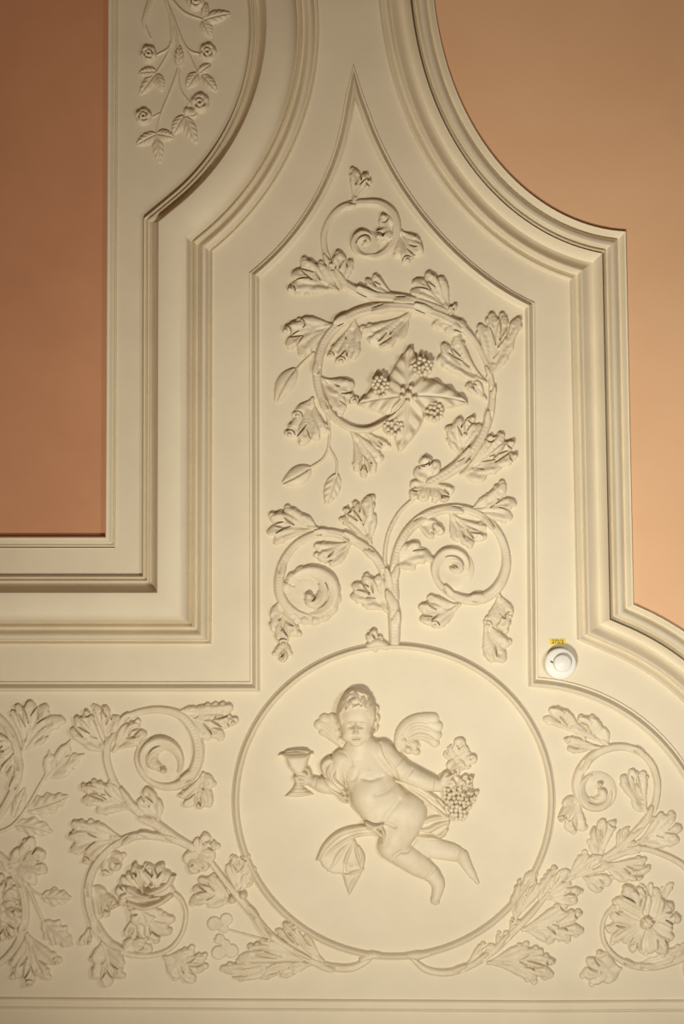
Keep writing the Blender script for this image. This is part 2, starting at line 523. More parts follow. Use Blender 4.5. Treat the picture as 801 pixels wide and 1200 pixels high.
def volute(parent, c, R, a0, turn=1, h=9.0, scallop=0, name='volute', ball=None):
    """a rolled-up leaf: broad crescents closing on a bead; angles clockwise on the picture"""
    f = HF(c[0] - R - 8, c[1] - R - 8, c[0] + R + 8, c[1] + R + 8, 0.7)
    sg = 1 if turn > 0 else -1
    f.ell(c, R * .95, R * .95, h * .42)
    f.bump(c, R * .62, R * .62, -h * .2)
    if scallop:
        for i in range(scallop):
            a = math.radians(a0 + sg * 290 * i / scallop)
            f.ell((c[0] + R * .84 * math.cos(a), c[1] + R * .84 * math.sin(a)), R * .24, R * .17, h * .6, math.degrees(a) + 90)
            f.cut([(c[0] + R * .62 * math.cos(a + .13), c[1] + R * .62 * math.sin(a + .13)), (c[0] + R * math.cos(a + .13), c[1] + R * math.sin(a + .13))], .7, h * .3)
    # outer crescent, thick in the middle and fading at both ends
    f.ridge(arcpts(c, R * .8, R * .62, a0, a0 + sg * 250), [R * .06, R * .2, R * .3, R * .24, R * .06], [h * .45, h * .75, h * .95, h * .85, h * .4], slab=3, asym=.3 * sg * -1, cup=.1)
    # second leaf of the roll with overlapping flutes
    for k, (rr, aa, bb2) in enumerate([(.58, 80, 270), (.42, 110, 285), (.27, 140, 300)]):
        f.ridge(arcpts(c, R * rr, R * rr * .5, a0 + sg * aa, a0 + sg * bb2), [R * .05, R * .14, R * .17, R * .08], [h * .6, h * (.8 + .1 * k), h * (.95 + .08 * k), h * .8], k=.15, slab=3, asym=.25 * sg * -1, cup=.15)
    b = np.array(ball if ball else c, float)
    f.ell(b, R * .15, R * .12, h * 1.2, 30, k=.3)
    f.smooth(1)
    f.slit(arcpts(c, R * .62, R * .48, a0 + sg * 120, a0 + sg * 235), 1.0, h * .9)
    f.slit(arcpts(b, R * .2, R * .2, a0 + sg * 100, a0 + sg * 220, 10), .9, h * .9)
    return f.build(name, parent)

def sphere_mesh(name, r, seg=10, rings=6):
    V = [(0, 0, -r)]; 
    for i in range(1, rings):
        a = math.pi * i / rings
        for j in range(seg):
            b = 2 * math.pi * j / seg
            V.append((r * math.sin(a) * math.cos(b), r * math.sin(a) * math.sin(b), -r * math.cos(a)))
    V.append((0, 0, r)); Fc = []
    for j in range(seg): Fc.append((0, 1 + (j + 1) % seg, 1 + j))
    for i in range(rings - 2):
        for j in range(seg):
            a = 1 + i * seg + j; b = 1 + i * seg + (j + 1) % seg
            Fc.append((a, b, b + seg, a + seg))
    k = len(V) - 1; o = 1 + (rings - 2) * seg
    for j in range(seg): Fc.append((o + j, o + (j + 1) % seg, k))
    me = bpy.data.meshes.new(name); me.from_pydata(V, [], Fc)
    me.polygons.foreach_set('use_smooth', [True] * len(Fc))
    return me
GRAPE = sphere_mesh('grape', 2.45 * S); GRAPE.materials.append(RELIEF)
def grape(parent, x, y, h, sc=1.0, name='grape'):
    o = link(name, GRAPE, None, parent, wpos(x, y, h))
    o.scale = (sc, sc, sc)
    return o

# ================================================================== STRUCTURE
def struct(o, label=None):
    return tag(o, label, None, None, 'structure')

ceil = flat('ceiling', [(-900, -700), (1700, -700), (1700, 2000), (-900, 2000)], 0, STUCCO)
tag(ceil, 'cream stucco ceiling field around the medallion', 'ceiling', None, 'structure')

# wide pulvinated frame around the salmon panel (path = its outer arris)
LARC = [(249, 296), (299, 246), (340, 187), (358, 136), (369, 65), (374, 0)]
pathL = [(-420, 755), (248, 755)] + circ_arc(LARC, (249, 296), (372, -190), 60)
LPROF = [(-1, -.5), (0, 0), (.8, 4.2), (1.5, 4.5), (3.8, .8), (4.6, 1.4), (6.5, 7.4), (8.8, 11.4), (10.4, 11.8), (13, 9.6), (16, 4.6), (18.2, 2.6), (19.0, 3.2), (20.3, 9.6), (21.5, 9.8), (24.2, 4.4), (25.2, 4.6),
         (26.8, 12), (30, 18.5), (36, 23.6), (44, 26.8), (52, 28.6), (58.5, 29.2), (60.6, 28.4), (62.6, 22.5), (66.5, 14.2), (70.6, 9.6), (71.6, 9.8), (72.6, 12.8), (74.2, 13.2), (75.8, 8.6), (76.6, 8.8), (77.6, 11.8), (79, 12.0), (80.8, 6.2), (82, 4.6), (85, 4.3)]
struct(sweep('trim_1', pathL, LPROF, side=-1, fine=2, trim=True), 'broad rounded stucco frame around the salmon panel and rose field')
inner = offset_path(pathL, 82.0, -1)
flat('recessed_field', list(map(tuple, inner)) + [(139.5, -190), (135.5, 642), (-420, 642)], 5.0, STUCCO, ceil)

# narrow frame and salmon panel on the left
pathLP = [(-420, 641), (136.5, 641), (140.5, -190)]
LPP = [(0, 4.6), (.8, 6.8), (2.0, 7.0), (3.2, 5.6), (4.4, 5.9), (7, 8.6), (9.5, 9.4), (11.2, 8.8), (12.2, 6.0), (12.6, 2.5), (13, 2.0)]
struct(sweep('trim_2', pathLP, LPP, side=-1, fine=2, zs=1.6, zero=4.8), 'thin double bead moulding bordering the salmon panel')
ip = offset_path(pathLP, 12.3, -1)
flat('painted_panel', list(map(tuple, ip)) + [(-420, -190)], 3.0, PINKL, ceil)['label'] = 'dark salmon painted panel'

# stepped frame around the apricot panel (path = its paint edge)
RARC = [(506.2, 0), (513, 50), (530.6, 108), (550, 151), (581, 197), (616, 232), (654.5, 257), (693, 271), (728.5, 277)]
ra = [(511, -190), (505.5, -120), (504, -60)] + poly_arc(RARC, 44)
rb = [(612 + 328.7 * math.cos(t), 1012 + 328.7 * math.sin(t)) for t in np.radians(np.linspace(-67.6, 6, 50))]
pathR = ra + rb
RPROF = [(-1.5, 7), (-.4, 11), (.2, 13.8), (1.2, 14.2), (3.8, 11.6), (6.4, 8.6), (7.6, 8.4), (10, 10.8), (13, 13.2), (17, 13.8), (18.4, 13.2), (20.5, 8.8), (21.4, 8.2), (23.8, 10.8), (24.5, 10.6), (24.8, 2.5), (26.6, 2.5),
         (26.9, 9.6), (27.5, 9.8), (31, 4.8), (35, 1.2), (36.5, 1.0), (40, 2.0), (44.5, 4.6), (49, 7.4), (50.6, 7.6), (51.6, 7.2), (53.4, 1.6), (54.4, 1.2), (57, 2.4), (60.2, 4.0), (61.3, 3.6), (62.5, .2), (65, -.4), (68, .0), (70, -.3)]
struct(sweep('trim_3', pathR, RPROF, side=1, fine=2, zs=1.65, trim=True), 'stepped stucco frame with deep groove around the apricot panel')
rp = offset_path(pathR, -.6, 1)
flat('painted_panel', list(map(tuple, rp)) + [(1600, 1046), (1600, -190)], 19.0, PINKR, ceil)['label'] = 'pale apricot painted panel'

# raised bead that outlines the pointed panel and the bottom band
bl = circ_arc([(299, 324), (320, 301), (352, 267.5), (374, 232), (392.5, 192), (405, 146)], (299, 324), (405, 146), 22) + [(411.5, 112), (414.5, 92)]
br = [(419, 112)] + poly_arc([(432.6, 149), (451.5, 190), (470, 222), (495, 257), (520, 284), (536, 302), (560, 322), (590, 342), (620, 359)], 30)
bb = [(614.4 + 218.7 * math.cos(t), 1018 + 218.7 * math.sin(t)) for t in np.radians(np.linspace(-87.5, 6, 60))]
pathB = [(-420, 805), (299, 805)] + bl + br + bb
BPROF = [(-6.5, -.4), (-5.8, .9), (-4.6, 1.0), (-3.6, .9), (-1, 2.8), (.8, 4.1), (2.2, 4.2), (3.6, 3.0), (5.2, .9), (6.5, .2), (9, -.3)]
struct(sweep('trim_4', pathB, BPROF, side=1, fine=2, zs=2.1), 'raised bead outlining the pointed panel and scroll band')

# straight double line that closes the scroll band
pathE = [(-420, 1173), (0, 1175), (290, 1177), (640, 1179), (801, 1178), (1300, 1176)]
EPROF = [(-7, -.3), (-6, 1.8), (-4.5, 2.2), (-3.5, 1.2), (0, 1.6), (3, 1.3), (4.5, 2.3), (6, 1.8), (7, -.3)]
struct(sweep('trim_5', pathE, EPROF, side=1, fine=2, zs=1.9), 'straight flat fillet below the scroll band')

# ================================================================== MEDALLION
MC = (461.0, 938.5); MRX, MRY = 185.0, 182.0
ringp = [(MC[0] + MRX * math.cos(a), MC[1] + MRY * math.sin(a)) for a in np.linspace(0, 2 * math.pi, 160, endpoint=False)]
ring = sweep('medallion_ring', ringp, [(-5, -.4), (-4, 1.0), (-2.5, 1.6), (-1.5, 3.2), (0, 4.4), (1.5, 4.2), (3, 2.6), (4, .6), (5, -.4)], side=1, closed=True, fine=2, zs=1.7)
tag(ring, 'round raised stucco ring framing the winged child', 'medallion ring')

# ================================================================== CHERUB
ch = thing('cherub_relief', 445, 1000, 'stucco relief of a winged nude child flying inside the round medallion', 'relief figure')
f = HF(340, 800, 572, 1066, 0.55)
K = 3.0
def limb(pts, rad, hgt, base=0, k=K, dense=5):
    f.ridge(catmull(pts, dense), rad, hgt, base=base, k=k, slope=7)
# far leg first, then trunk, near leg, arms, head
limb([(478, 985), (505, 993), (528, 998), (541, 1003)], [14, 12.5, 11, 8], [8, 8, 8, 7], 1)
limb([(541, 1003), (548, 1016), (554, 1026)], [8, 6, 4.5], [6.5, 5.5, 4], 1, 2)
limb([(553, 1024), (559, 1034)], [4.2, 2.6], [4, 3], 1, 1.5)
limb([(424, 886), (430, 908), (440, 930), (452, 946), (466, 956)], [25, 25.5, 28, 29, 28], [13, 13.5, 16, 16, 15], [7, 7, 7, 7, 6], 4)
f.ell((433, 929), 22, 24, 20, 30, 7, 6)
limb([(404, 888), (424, 880), (446, 878)], [10, 12, 11], [9, 8, 9], [7, 10, 8], 4)
f.ell((476, 950), 23, 21, 18, 40, 6, 5)
limb([(478, 952), (468, 972), (458, 990)], [22, 20.5, 15.5], [16, 17, 14], [6, 7, 8], 4)
limb([(459, 992), (474, 1002), (490, 1013), (506, 1024)], [15, 14.5, 13.5, 9.5], [14, 12.5, 11, 9], [8, 6, 4, 3], 3)
limb([(507, 1025), (513, 1036), (511, 1050)], [9, 8, 5.5], [9, 8, 6], [3, 2, 2], 2)
f.ell((509, 1053), 4.6, 5, 5.5, 0, 2, 1.5)
for i, (tx, ty) in enumerate([(506.5, 1056), (509.5, 1057.5), (512.5, 1056.5)]):
    f.ell((tx, ty), 1.6, 2.4, 3.5, 0, 2, .6)
# arm on the grape side
limb([(447, 880), (459, 892), (471, 902)], [13.5, 13, 11.5], [13, 13, 12], [8, 8, 8], 3)
limb([(472, 903), (488, 911), (503, 917), (514, 920)], [11.5, 11, 9.5, 7], [12, 12, 10, 8], [8, 8, 8, 8], 2.5)
f.ell((520, 915), 7, 6.5, 8, -40, 8, 2)
limb([(521, 911), (527, 909), (533, 905)], [2.6, 2.3, 1.8], [7, 6.5, 5], 9, 1)
limb([(518, 911), (521, 906), (523, 905)], [2.6, 2.4, 2], [7, 6, 5], 9, 1)
limb([(523, 915), (529, 914), (532, 918)], [2.5, 2.2, 1.8], [7, 6, 5], 8, 1)
limb([(522, 919), (527, 920), (529, 924)], [2.4, 2.1, 1.8], [6, 5.5, 4.5], 8, 1)
# arm on the goblet side
limb([(401, 889), (395, 902), (392, 915)], [12.5, 11.5, 10.5], [12, 11, 10], [7, 6, 5], 3)
limb([(394, 920), (380, 920), (368, 916)], [10, 9, 7], [10, 9, 8], [5, 5, 5], 2.5)
f.ell((360, 912), 7, 6, 8, 30, 5, 2)
limb([(360, 909), (355, 905), (350, 905)], [2.5, 2.3, 1.9], [7, 7, 6], 6, 1)
limb([(358, 911), (352, 909), (347, 910)], [2.5, 2.2, 1.9], [7, 7, 6], 6, 1)
limb([(358, 914), (352, 914), (347, 914)], [2.4, 2.1, 1.8], [7, 6, 5.5], 6, 1)
limb([(359, 917), (354, 918), (350, 918)], [2.2, 1.9, 1.6], [6, 6, 5], 6, 1)
limb([(363, 907), (361, 902), (358, 900)], [2.5, 2.2, 1.9], [7, 6, 5], 6, 1)
# neck and head
limb([(421, 868), (423, 880)], [12, 14], [12, 11], [10, 9], 3)
f.ell((417.5, 838), 21.5, 26, 21, 0, 12, 2.5, 4)
f.ell((417.5, 852), 18.0, 21, 20, 0, 13, 3, 4)
f.ell((408.5, 860), 8, 7.5, 9, 0, 19, 4, 8); f.ell((426.5, 860), 8, 7.5, 9, 0, 19, 4, 8)
f.ell((417.2, 868.5), 7, 5, 8, 0, 19, 3, 8)
# modelling of the trunk: navel, breast folds, belly crease, knee and wrist creases
f.bump((426, 957), 1.8, 1.8, -2.0); f.bump((432, 902), 1.6, 1.4, 1.0); f.bump((405, 900), 1.4, 1.4, .8)
f.bump((417, 908), 2.4, 7, -1.6, 20)
for (pts, wd, dp) in [([(424, 910), (434, 912), (447, 908)], 2.0, 2.4), ([(403, 908), (409, 913), (415, 911)], 1.8, 1.8), ([(440, 929), (452, 925), (464, 916)], 2.6, 2.4), ([(447, 963), (455, 950), (467, 936)], 3.0, 2.2),
                      ([(437, 966), (450, 962), (462, 966)], 1.8, 3.0), ([(461, 1001), (468, 996), (477, 995), (486, 983)], 1.8, 4.0), ([(463, 895), (470, 888)], 1.6, 2.2), ([(473, 911), (482, 900)], 1.6, 2.2), ([(508, 926), (510, 911)], 1.3, 2.4),
                      ([(446, 870), (451, 884), (459, 896), (466, 912)], 1.5, 3.2), ([(367, 925), (371, 911)], 1.3, 2.0), ([(497, 1029), (507, 1017)], 1.5, 2.0), ([(535, 1011), (541, 994)], 1.3, 2.0), ([(398, 880), (408, 884), (412, 896)], 1.8, 1.6)]:
    f.cut(catmull(pts, 5), wd, dp)
f.smooth(3)
f.H = np.where(f.H > 0, f.H * .80, f.H)
# face
for ex in (410.8, 422.4):
    f.bump((ex, 849.8), 2.7, 1.8, -6.6); f.bump((ex, 850.8), 1.7, .9, 1.6); f.bump((ex, 845.4), 3.4, 1.3, 1.2)
f.bump((416.5, 851), 1.9, 5.0, 4.2); f.bump((416.2, 856.4), 2.6, 1.9, 3.8)
f.bump((413.4, 857.4), 1.3, 1.1, .9); f.bump((419.0, 857.4), 1.3, 1.1, .9)
f.bump((416.4, 859.8), 4.6, .8, -1.3); f.bump((416.5, 861.6), 3.8, 1.0, 1.5)
f.cut(catmull([(412.0, 863.8), (416.5, 863.2), (421.2, 863.7)], 4), .9, 4.6)
f.bump((416.6, 865.6), 3.2, 1.1, 2.0); f.bump((416.8, 868.2), 4.4, 1.0, -1.6)
f.build('body', ch)

# hair: a cap of wavy locks
f = HF(388, 798, 450, 868, 0.5)
f.ell((417.5, 837), 22.3, 29.5, 20, 0, 9.5, 0, 9)
f.smooth(1)
g = HF(388, 798, 450, 868, 0.5)
g.poly([(398, 850), (395, 836), (398, 820), (405, 809), (416, 805.5), (428, 807.5), (436, 817), (440, 830), (439, 846), (435, 850), (433, 838), (428, 829), (420, 827), (410, 830), (403, 833), (402, 844)], 60, 5)
f.H = np.where(g.H > 0, np.minimum(f.H + 1.8, g.H), -4)
g = HF(388, 798, 450, 868, 0.5); g.H[:] = 0
for (pts, r) in [([(400, 846), (397, 836), (402, 828), (399, 820)], 2.8), ([(403, 833), (408, 826), (404, 820), (410, 813)], 3), ([(406, 830), (413, 828), (411, 821), (418, 817), (416, 809)], 3), ([(412, 831), (419, 826), (426, 829), (424, 820), (428, 812)], 3),
                 ([(420, 827), (430, 830), (434, 837), (431, 824), (434, 817)], 3), ([(435, 848), (438, 838), (435, 829), (438, 822)], 2.8), ([(418, 808), (425, 811), (432, 814)], 2.6), ([(404, 814), (409, 809), (416, 807)], 2.6)]:
    g.ridge(catmull(pts, 5), [r * .8, r, r, r * .5], [3, 4, 4, 2.5], k=.4)
f.H = np.where(f.H > 0, f.H + np.maximum(g.H, 0), f.H)
for (pts, r) in [([(437, 826), (442, 830), (440, 836), (444, 840)], 2.6), ([(438, 838), (443, 842), (440, 848), (443, 852)], 2.4), ([(436, 849), (441, 853), (438, 859)], 2.2), ([(398, 842), (396, 848), (400, 852)], 2.2)]:
    f.ridge(catmull(pts, 5), [r * .8, r, r, r * .5], [7, 9, 9, 6], k=.4, slope=6)
for pts in [[(400, 836), (404, 829), (402, 822)], [(408, 831), (413, 824), (409, 817)], [(417, 828), (423, 823), (420, 815)], [(429, 831), (430, 822), (426, 813)]]:
    f.cut(catmull(pts, 5), .9, 2.6)
f.smooth(1); f.H = np.where(f.H > 0, f.H * .82, f.H)
f.build('hair', ch)

# wings
def wing(base, tips, rads, h, cover):
    xs = [t[0] for t in tips] + [base[0]]; ys = [t[1] for t in tips] + [base[1]]
    f = HF(min(xs) - 14, min(ys) - 14, max(xs) + 14, max(ys) + 14, .7)
    for (t, r, c) in tips_iter(tips, rads):
        q = bez(base, c, t, 14)
        f.ridge(q, [r * .7, r * .95, r * 1.05, r], [h * .9, h, h * .9, h * .8], k=.2)
        f.cut(q[3:12], .5, h * .25)
    for (x, y, r, hh) in cover:
        f.ell((x, y), r, r * .8, hh, 30); f.cut(arcpts((x, y), r * .75, r * .75, -80, 60, 10), .6, hh * .4)
    f.smooth(1)
    return f.build('wing', ch)
def tips_iter(tips, rads):
    for t, r in zip(tips, rads): yield (np.array(t[:2], float), r, np.array(t[2:], float))
wing((467, 878), [(509, 870, 490, 850), (511, 861, 480, 838), (512, 851, 470, 832), (507, 842, 464, 840)][::-1], [6, 6.5, 7, 7.5][::-1], 7, [(484, 872, 9, 8), (478, 878, 7, 9), (487, 880, 6, 7), (473, 868, 6, 8)])
wing((402, 874), [(388, 862, 394, 866), (379, 857, 386, 858), (374, 849, 382, 846), (380, 842, 392, 846), (389, 842, 400, 852)], [5.5, 6, 6.5, 6.5, 7], 6, [(396, 858, 7, 7), (398, 866, 6, 7)])

# drapery
f = HF(366, 885, 536, 1056, 0.7)
f.poly([(462, 912), (478, 916), (500, 926), (518, 938), (528, 955), (527, 965), (522, 976), (508, 982), (490, 978), (480, 980), (478, 965), (498, 952), (490, 934), (474, 922)], 5, 4)
for pts, r, h in [([(462, 914), (490, 924), (514, 940), (527, 956)], 4, 9), ([(470, 918), (496, 936), (508, 948)], 3.2, 8), ([(498, 930), (497, 946), (494, 960)], 3, 8), ([(490, 966), (506, 958), (526, 957)], 4, 10), ([(482, 972), (500, 972), (512, 966), (524, 962)], 4.5, 11),
                  ([(480, 978), (500, 982), (514, 980), (522, 972)], 4.5, 9), ([(484, 984), (496, 990), (506, 984)], 4, 7), ([(505, 942), (516, 952), (524, 958)], 2.6, 9)]:
    f.ridge(catmull(pts, 5), [r * .6, r, r, r * .7], [h * .7, h, h, h * .8], k=1.0)
f.cut(catmull([(512, 937), (520, 946), (526, 956)], 4), 1.2, 7); f.cut([(478, 972), (500, 976), (518, 982)], 1.1, 6)
# tail of cloth that swings out below the hip
f.poly([(446, 962), (447, 980), (430, 979), (414, 982), (424, 996), (427, 1006), (426, 1018), (418, 1034), (409, 1050), (404, 1036), (401, 1024), (390, 1024), (378, 1016), (372, 1004), (376, 992), (388, 978), (404, 970), (426, 967)], 4.5, 4)
for pts, r, h in [([(446, 968), (420, 970), (398, 976), (382, 990), (373, 1006)], 4.5, 9), ([(444, 976), (418, 978), (398, 988), (380, 1002)], 3, 7), ([(412, 986), (398, 998), (388, 1016)], 3, 7), ([(414, 986), (406, 1004), (402, 1022)], 3, 7.5), ([(415, 985), (419, 1002), (424, 1018)], 3, 8),
                  ([(420, 992), (425, 1004), (424, 1016)], 2.6, 8), ([(402, 1024), (412, 1022), (425, 1018)], 2.6, 7), ([(409, 1046), (412, 1034), (420, 1024)], 2.6, 6), ([(385, 1020), (394, 1008), (406, 992)], 2.4, 6.5)]:
    f.ridge(catmull(pts, 5), [r * .6, r, r, r * .6], [h * .7, h, h, h * .8], k=1.0)
f.cut([(404, 1012), (403, 1022), (409, 1022)], 1.2, 5); f.bump((411, 1012), 2.2, 1.8, -2.5); f.bump((418, 1010), 2.2, 2.2, -2.5)
# cloth over the goblet arm
for pts, r, h in [([(381, 908), (379, 896), (386, 890), (394, 896)], 4.5, 13), ([(388, 894), (384, 906), (392, 918), (404, 928)], 4.5, 15), ([(394, 900), (392, 912), (402, 922)], 3.5, 17), ([(376, 912), (388, 924), (406, 934)], 4, 13), ([(390, 922), (400, 934), (406, 940)], 3, 11)]:
    f.ridge(catmull(pts, 5), [r * .7, r, r, r * .6], [h * .8, h, h, h * .7], k=1.0)
f.cut(catmull([(390, 900), (390, 912), (400, 923)], 4), 1.0, 8); f.cut(catmull([(381, 905), (388, 918), (402, 931)], 4), 1.0, 7)
# cloth across the hip
for pts, r, h in [([(428, 962), (438, 966), (448, 964)], 3.6, 24), ([(430, 966), (440, 971), (447, 978)], 3.4, 20), ([(444, 964), (449, 974), (448, 986)], 3.2, 22)]:
    f.ridge(catmull(pts, 5), [r * .7, r, r * .7], [h * .85, h, h * .85], k=1.0)
f.smooth(1)
f.build('drapery', ch)

# goblet in the hand
gb = thing('goblet', 349, 908, 'shallow footed stucco goblet held up in the child\'s hand', 'goblet')
f = HF(320, 868, 376, 940, 0.5)
f.poly([(329, 884), (365, 882), (362, 889), (360, 897), (354, 907), (346, 908), (338, 898), (335, 888)], 11, 6)
f.smooth(2); f.build('bowl', gb)
f = HF(318, 868, 378, 900, 0.5)
f.ridge(catmull([(327, 884.5), (336, 881.5), (347, 880.5), (358, 880.5), (366.5, 883)], 6), [.9, 2.2, 2.8, 2.2, .9], [7, 12, 14, 12, 7], slope=3)
f.cut(catmull([(331, 882.2), (347, 880), (363, 881.8)], 6), .9, 9); f.build('rim', gb)
f = HF(338, 900, 360, 922, 0.5)
f.ell((347.5, 910.5), 4.5, 4.2, 12); f.ridge([(348, 908), (349, 920)], [3, 3], [9, 9]); f.build('stem', gb)
f = HF(326, 912, 376, 940, 0.5)
f.poly([(346, 916), (352, 916), (356, 922), (368, 931), (351, 934), (333, 933), (342, 924)], 8, 5)
for a in (922, 926, 930): f.cut([(336, a), (350, a + 1), (364, a)], .6, 1.2)
f.smooth(1); f.build('foot', gb)

# grape bunch
gp = thing('grape_bunch', 537, 936, 'bunch of grapes with leaves hanging from the child\'s hand', 'grapes')
rng = random.Random(9)
rows = [(924, 520, 536), (929, 519, 556), (934, 521, 556), (939, 521, 552), (944, 523, 549), (949, 526, 546), (954, 529, 544), (958, 531, 541)]
for ri, (y, xa, xb) in enumerate(rows):
    n = max(2, int((xb - xa) / 4.8) + 1)
    for i in range(n):
        x = xa + (xb - xa) * i / (n - 1) + (ri % 2) * 1.6 + rng.uniform(-1.1, 1.1)
        cx = 2 * (x - (xa + xb) / 2) / (xb - xa + 4)
        grape(gp, x, y + rng.uniform(-1.1, 1.1), 3.5 + 7 * math.sqrt(max(0, 1 - cx * cx)) + rng.uniform(-.6, .6), rng.uniform(1.0, 1.2))
f = HF(516, 916, 560, 964, .7); f.ell((536, 937), 17, 19, 6); f.build('core', gp)
fan(gp, (533, 908), (537, 930), 17, 3, h=15, seed=3); fan(gp, (540, 918), (553, 911), 14, 3, h=10, seed=5)
vl = thing('vine_leaf', 535, 890, 'three lobed vine leaf above the grape bunch', 'leaf')
fan(vl, (534, 893), (539, 865), 19, 3, h=7, seed=1, name='lobe'); fan(vl, (535, 892), (557, 889), 18, 3, h=7, seed=2, name='lobe'); fan(vl, (535, 886), (533, 908), 19, 3, h=8, seed=3, name='lobe'); fan(vl, (533, 892), (520, 874), 9, 2, h=5, seed=6, name='lobe')

# ================================================================== SCROLLS OF THE POINTED PANEL
up = thing('acanthus_scroll', 480, 470, 'large acanthus scroll curling round a grape flower in the pointed panel', 'scroll relief')
stem(up, [(503, 566), (530, 550), (552, 530), (567, 505), (575, 480), (576, 455), (571, 430), (561, 408), (548, 391), (535, 380)], [7, 8, 7.5, 6.5, 5.5, 4.5, 4, 4, 5, 7], [8, 9, 9, 8, 7, 6, 5.5, 5.5, 7, 9],
     husks=[(.1, 1, 22, 4), (.12, -1, 26, 4), (.36, -1, 18, 4), (.5, 1, 16, 3.5), (.62, -1, 16, 3.2)])
stem(up, [(540, 384), (515, 371), (490, 363), (465, 360), (440, 362), (415, 369), (395, 382), (380, 401), (373, 423), (372, 446), (378, 469), (391, 489), (411, 502), (432, 504), (455, 493), (470, 479), (477, 466)],
     [8, 7.5, 7, 7, 7.5, 7.5, 7, 6.5, 6.2, 6, 5.8, 5.5, 5, 4, 3.2, 2.8, 2.5], [9, 9, 9, 9, 9, 9, 9, 9, 9, 8, 8, 8, 8, 10, 15, 19, 20], husks=[(.08, 1, 26, 4), (.2, -1, 24, 4), (.33, 1, 20, 4), (.5, 1, 18, 3.4), (.62, 1, 16, 3)])
stem(up, [(522, 366), (500, 358), (478, 352), (455, 349), (430, 346), (408, 336), (391, 319), (382, 299), (379, 279), (384, 262), (396, 247), (412, 240), (428, 238), (446, 240), (460, 252), (464, 270), (458, 289), (444, 300), (428, 299), (415, 290), (414, 280), (420, 274)],
     [6, 7, 7, 7.5, 7, 6, 5, 4.5, 4.5, 4.5, 5, 5, 5, 6, 7, 7, 6.5, 5, 3.5, 2.5, 2, 1.5], husks=[(.08, -1, 22, 4), (.16, 1, 24, 4), (.24, 1, 22, 4), (.3, -1, 18, 3.2), (.5, 1, 14, 2.6)])
for a in [
        ((414, 238), [(416, 199), (427, 205), (433, 213)], 0),
        ((465, 268), [(446, 255), (441, 279), (452, 283)], 0),
        ((467, 270), [(492, 286), (494, 298), (478, 308), (466, 303)], 0),
        ((402, 338), [(387, 310), (398, 297), (411, 305)], -0.1),
        ((395, 341), [(358, 338), (338, 339), (342, 321), (353, 307), (372, 310)], 0.1),
        ((462, 348), [(428, 328), (437, 323)], -0.1),
        ((526, 366), [(481, 341), (486, 328), (499, 321), (514, 325)], 0.1),
        ((520, 372), [(512, 385), (536, 392), (546, 384)], 0),
        ((526, 370), [(528, 360), (534, 357)], 0),
        ((571, 442), [(562, 380), (576, 367), (591, 371), (608, 373), (600, 396), (593, 410)], 0.06),
        ((568, 448), [(532, 395), (517, 404), (514, 418), (533, 426)], -0.1),
        ((568, 468), [(546, 450), (556, 446)], 0),
        ((541, 535), [(527, 512), (526, 499), (538, 490), (553, 489), (562, 497)], -0.06),
        ((540, 556), [(576, 512), (590, 509), (601, 519), (604, 534), (587, 546), (569, 559)], 0.05),
        ((503, 564), [(486, 551), (497, 537), (513, 541)], 0),
        ((503, 566), [(480, 569), (481, 582), (494, 588)], 0),
        ((505, 566), [(512, 587), (524, 587), (531, 577)], 0),
        ((392, 382), [(349, 380), (333, 389), (335, 405), (350, 417)], 0.1),
        ((366, 468), [(348, 490), (339, 512), (356, 521), (371, 517), (381, 508)], 0.06),
        ((480, 367), [(424, 390), (433, 403), (446, 409), (460, 400)], -0.1),
        ((415, 376), [(386, 419), (399, 426), (413, 422), (413, 404)], -0.06),
        ((377, 444), [(398, 462), (415, 453), (416, 472), (402, 484)], 0.08),
        ((412, 506), [(418, 553), (427, 560), (438, 555), (446, 542)], -0.1),
        ((430, 508), [(446, 527), (455, 525)], 0),
]:
    leaf(up, a[0], a[1], a[2])
volute(up, (428, 286), 18, 60, 1, 9)
stem(up, [(367, 414), (356, 424), (345, 436)], [2, 1.8, 1.8], [3, 3, 3], name='tendril')
stem(up, [(378, 470), (385, 495), (385, 522), (378, 538), (362, 549)], [2.4, 2, 1.8, 1.8, 1.8], [3.5, 3, 3, 3, 3], name='tendril')
stem(up, [(385, 524), (394, 541), (394, 558)], [1.8, 1.7, 1.7], [3, 3, 3], name='tendril')
oval(up, (347, 432), (323, 474), 21, 7, .05, name='bud', cleft=True); oval(up, (364, 548), (330, 567), 23, 7, -.04, name='bud', cleft=True); oval(up, (395, 555), (382, 593), 19, 6, 0, name='bud')
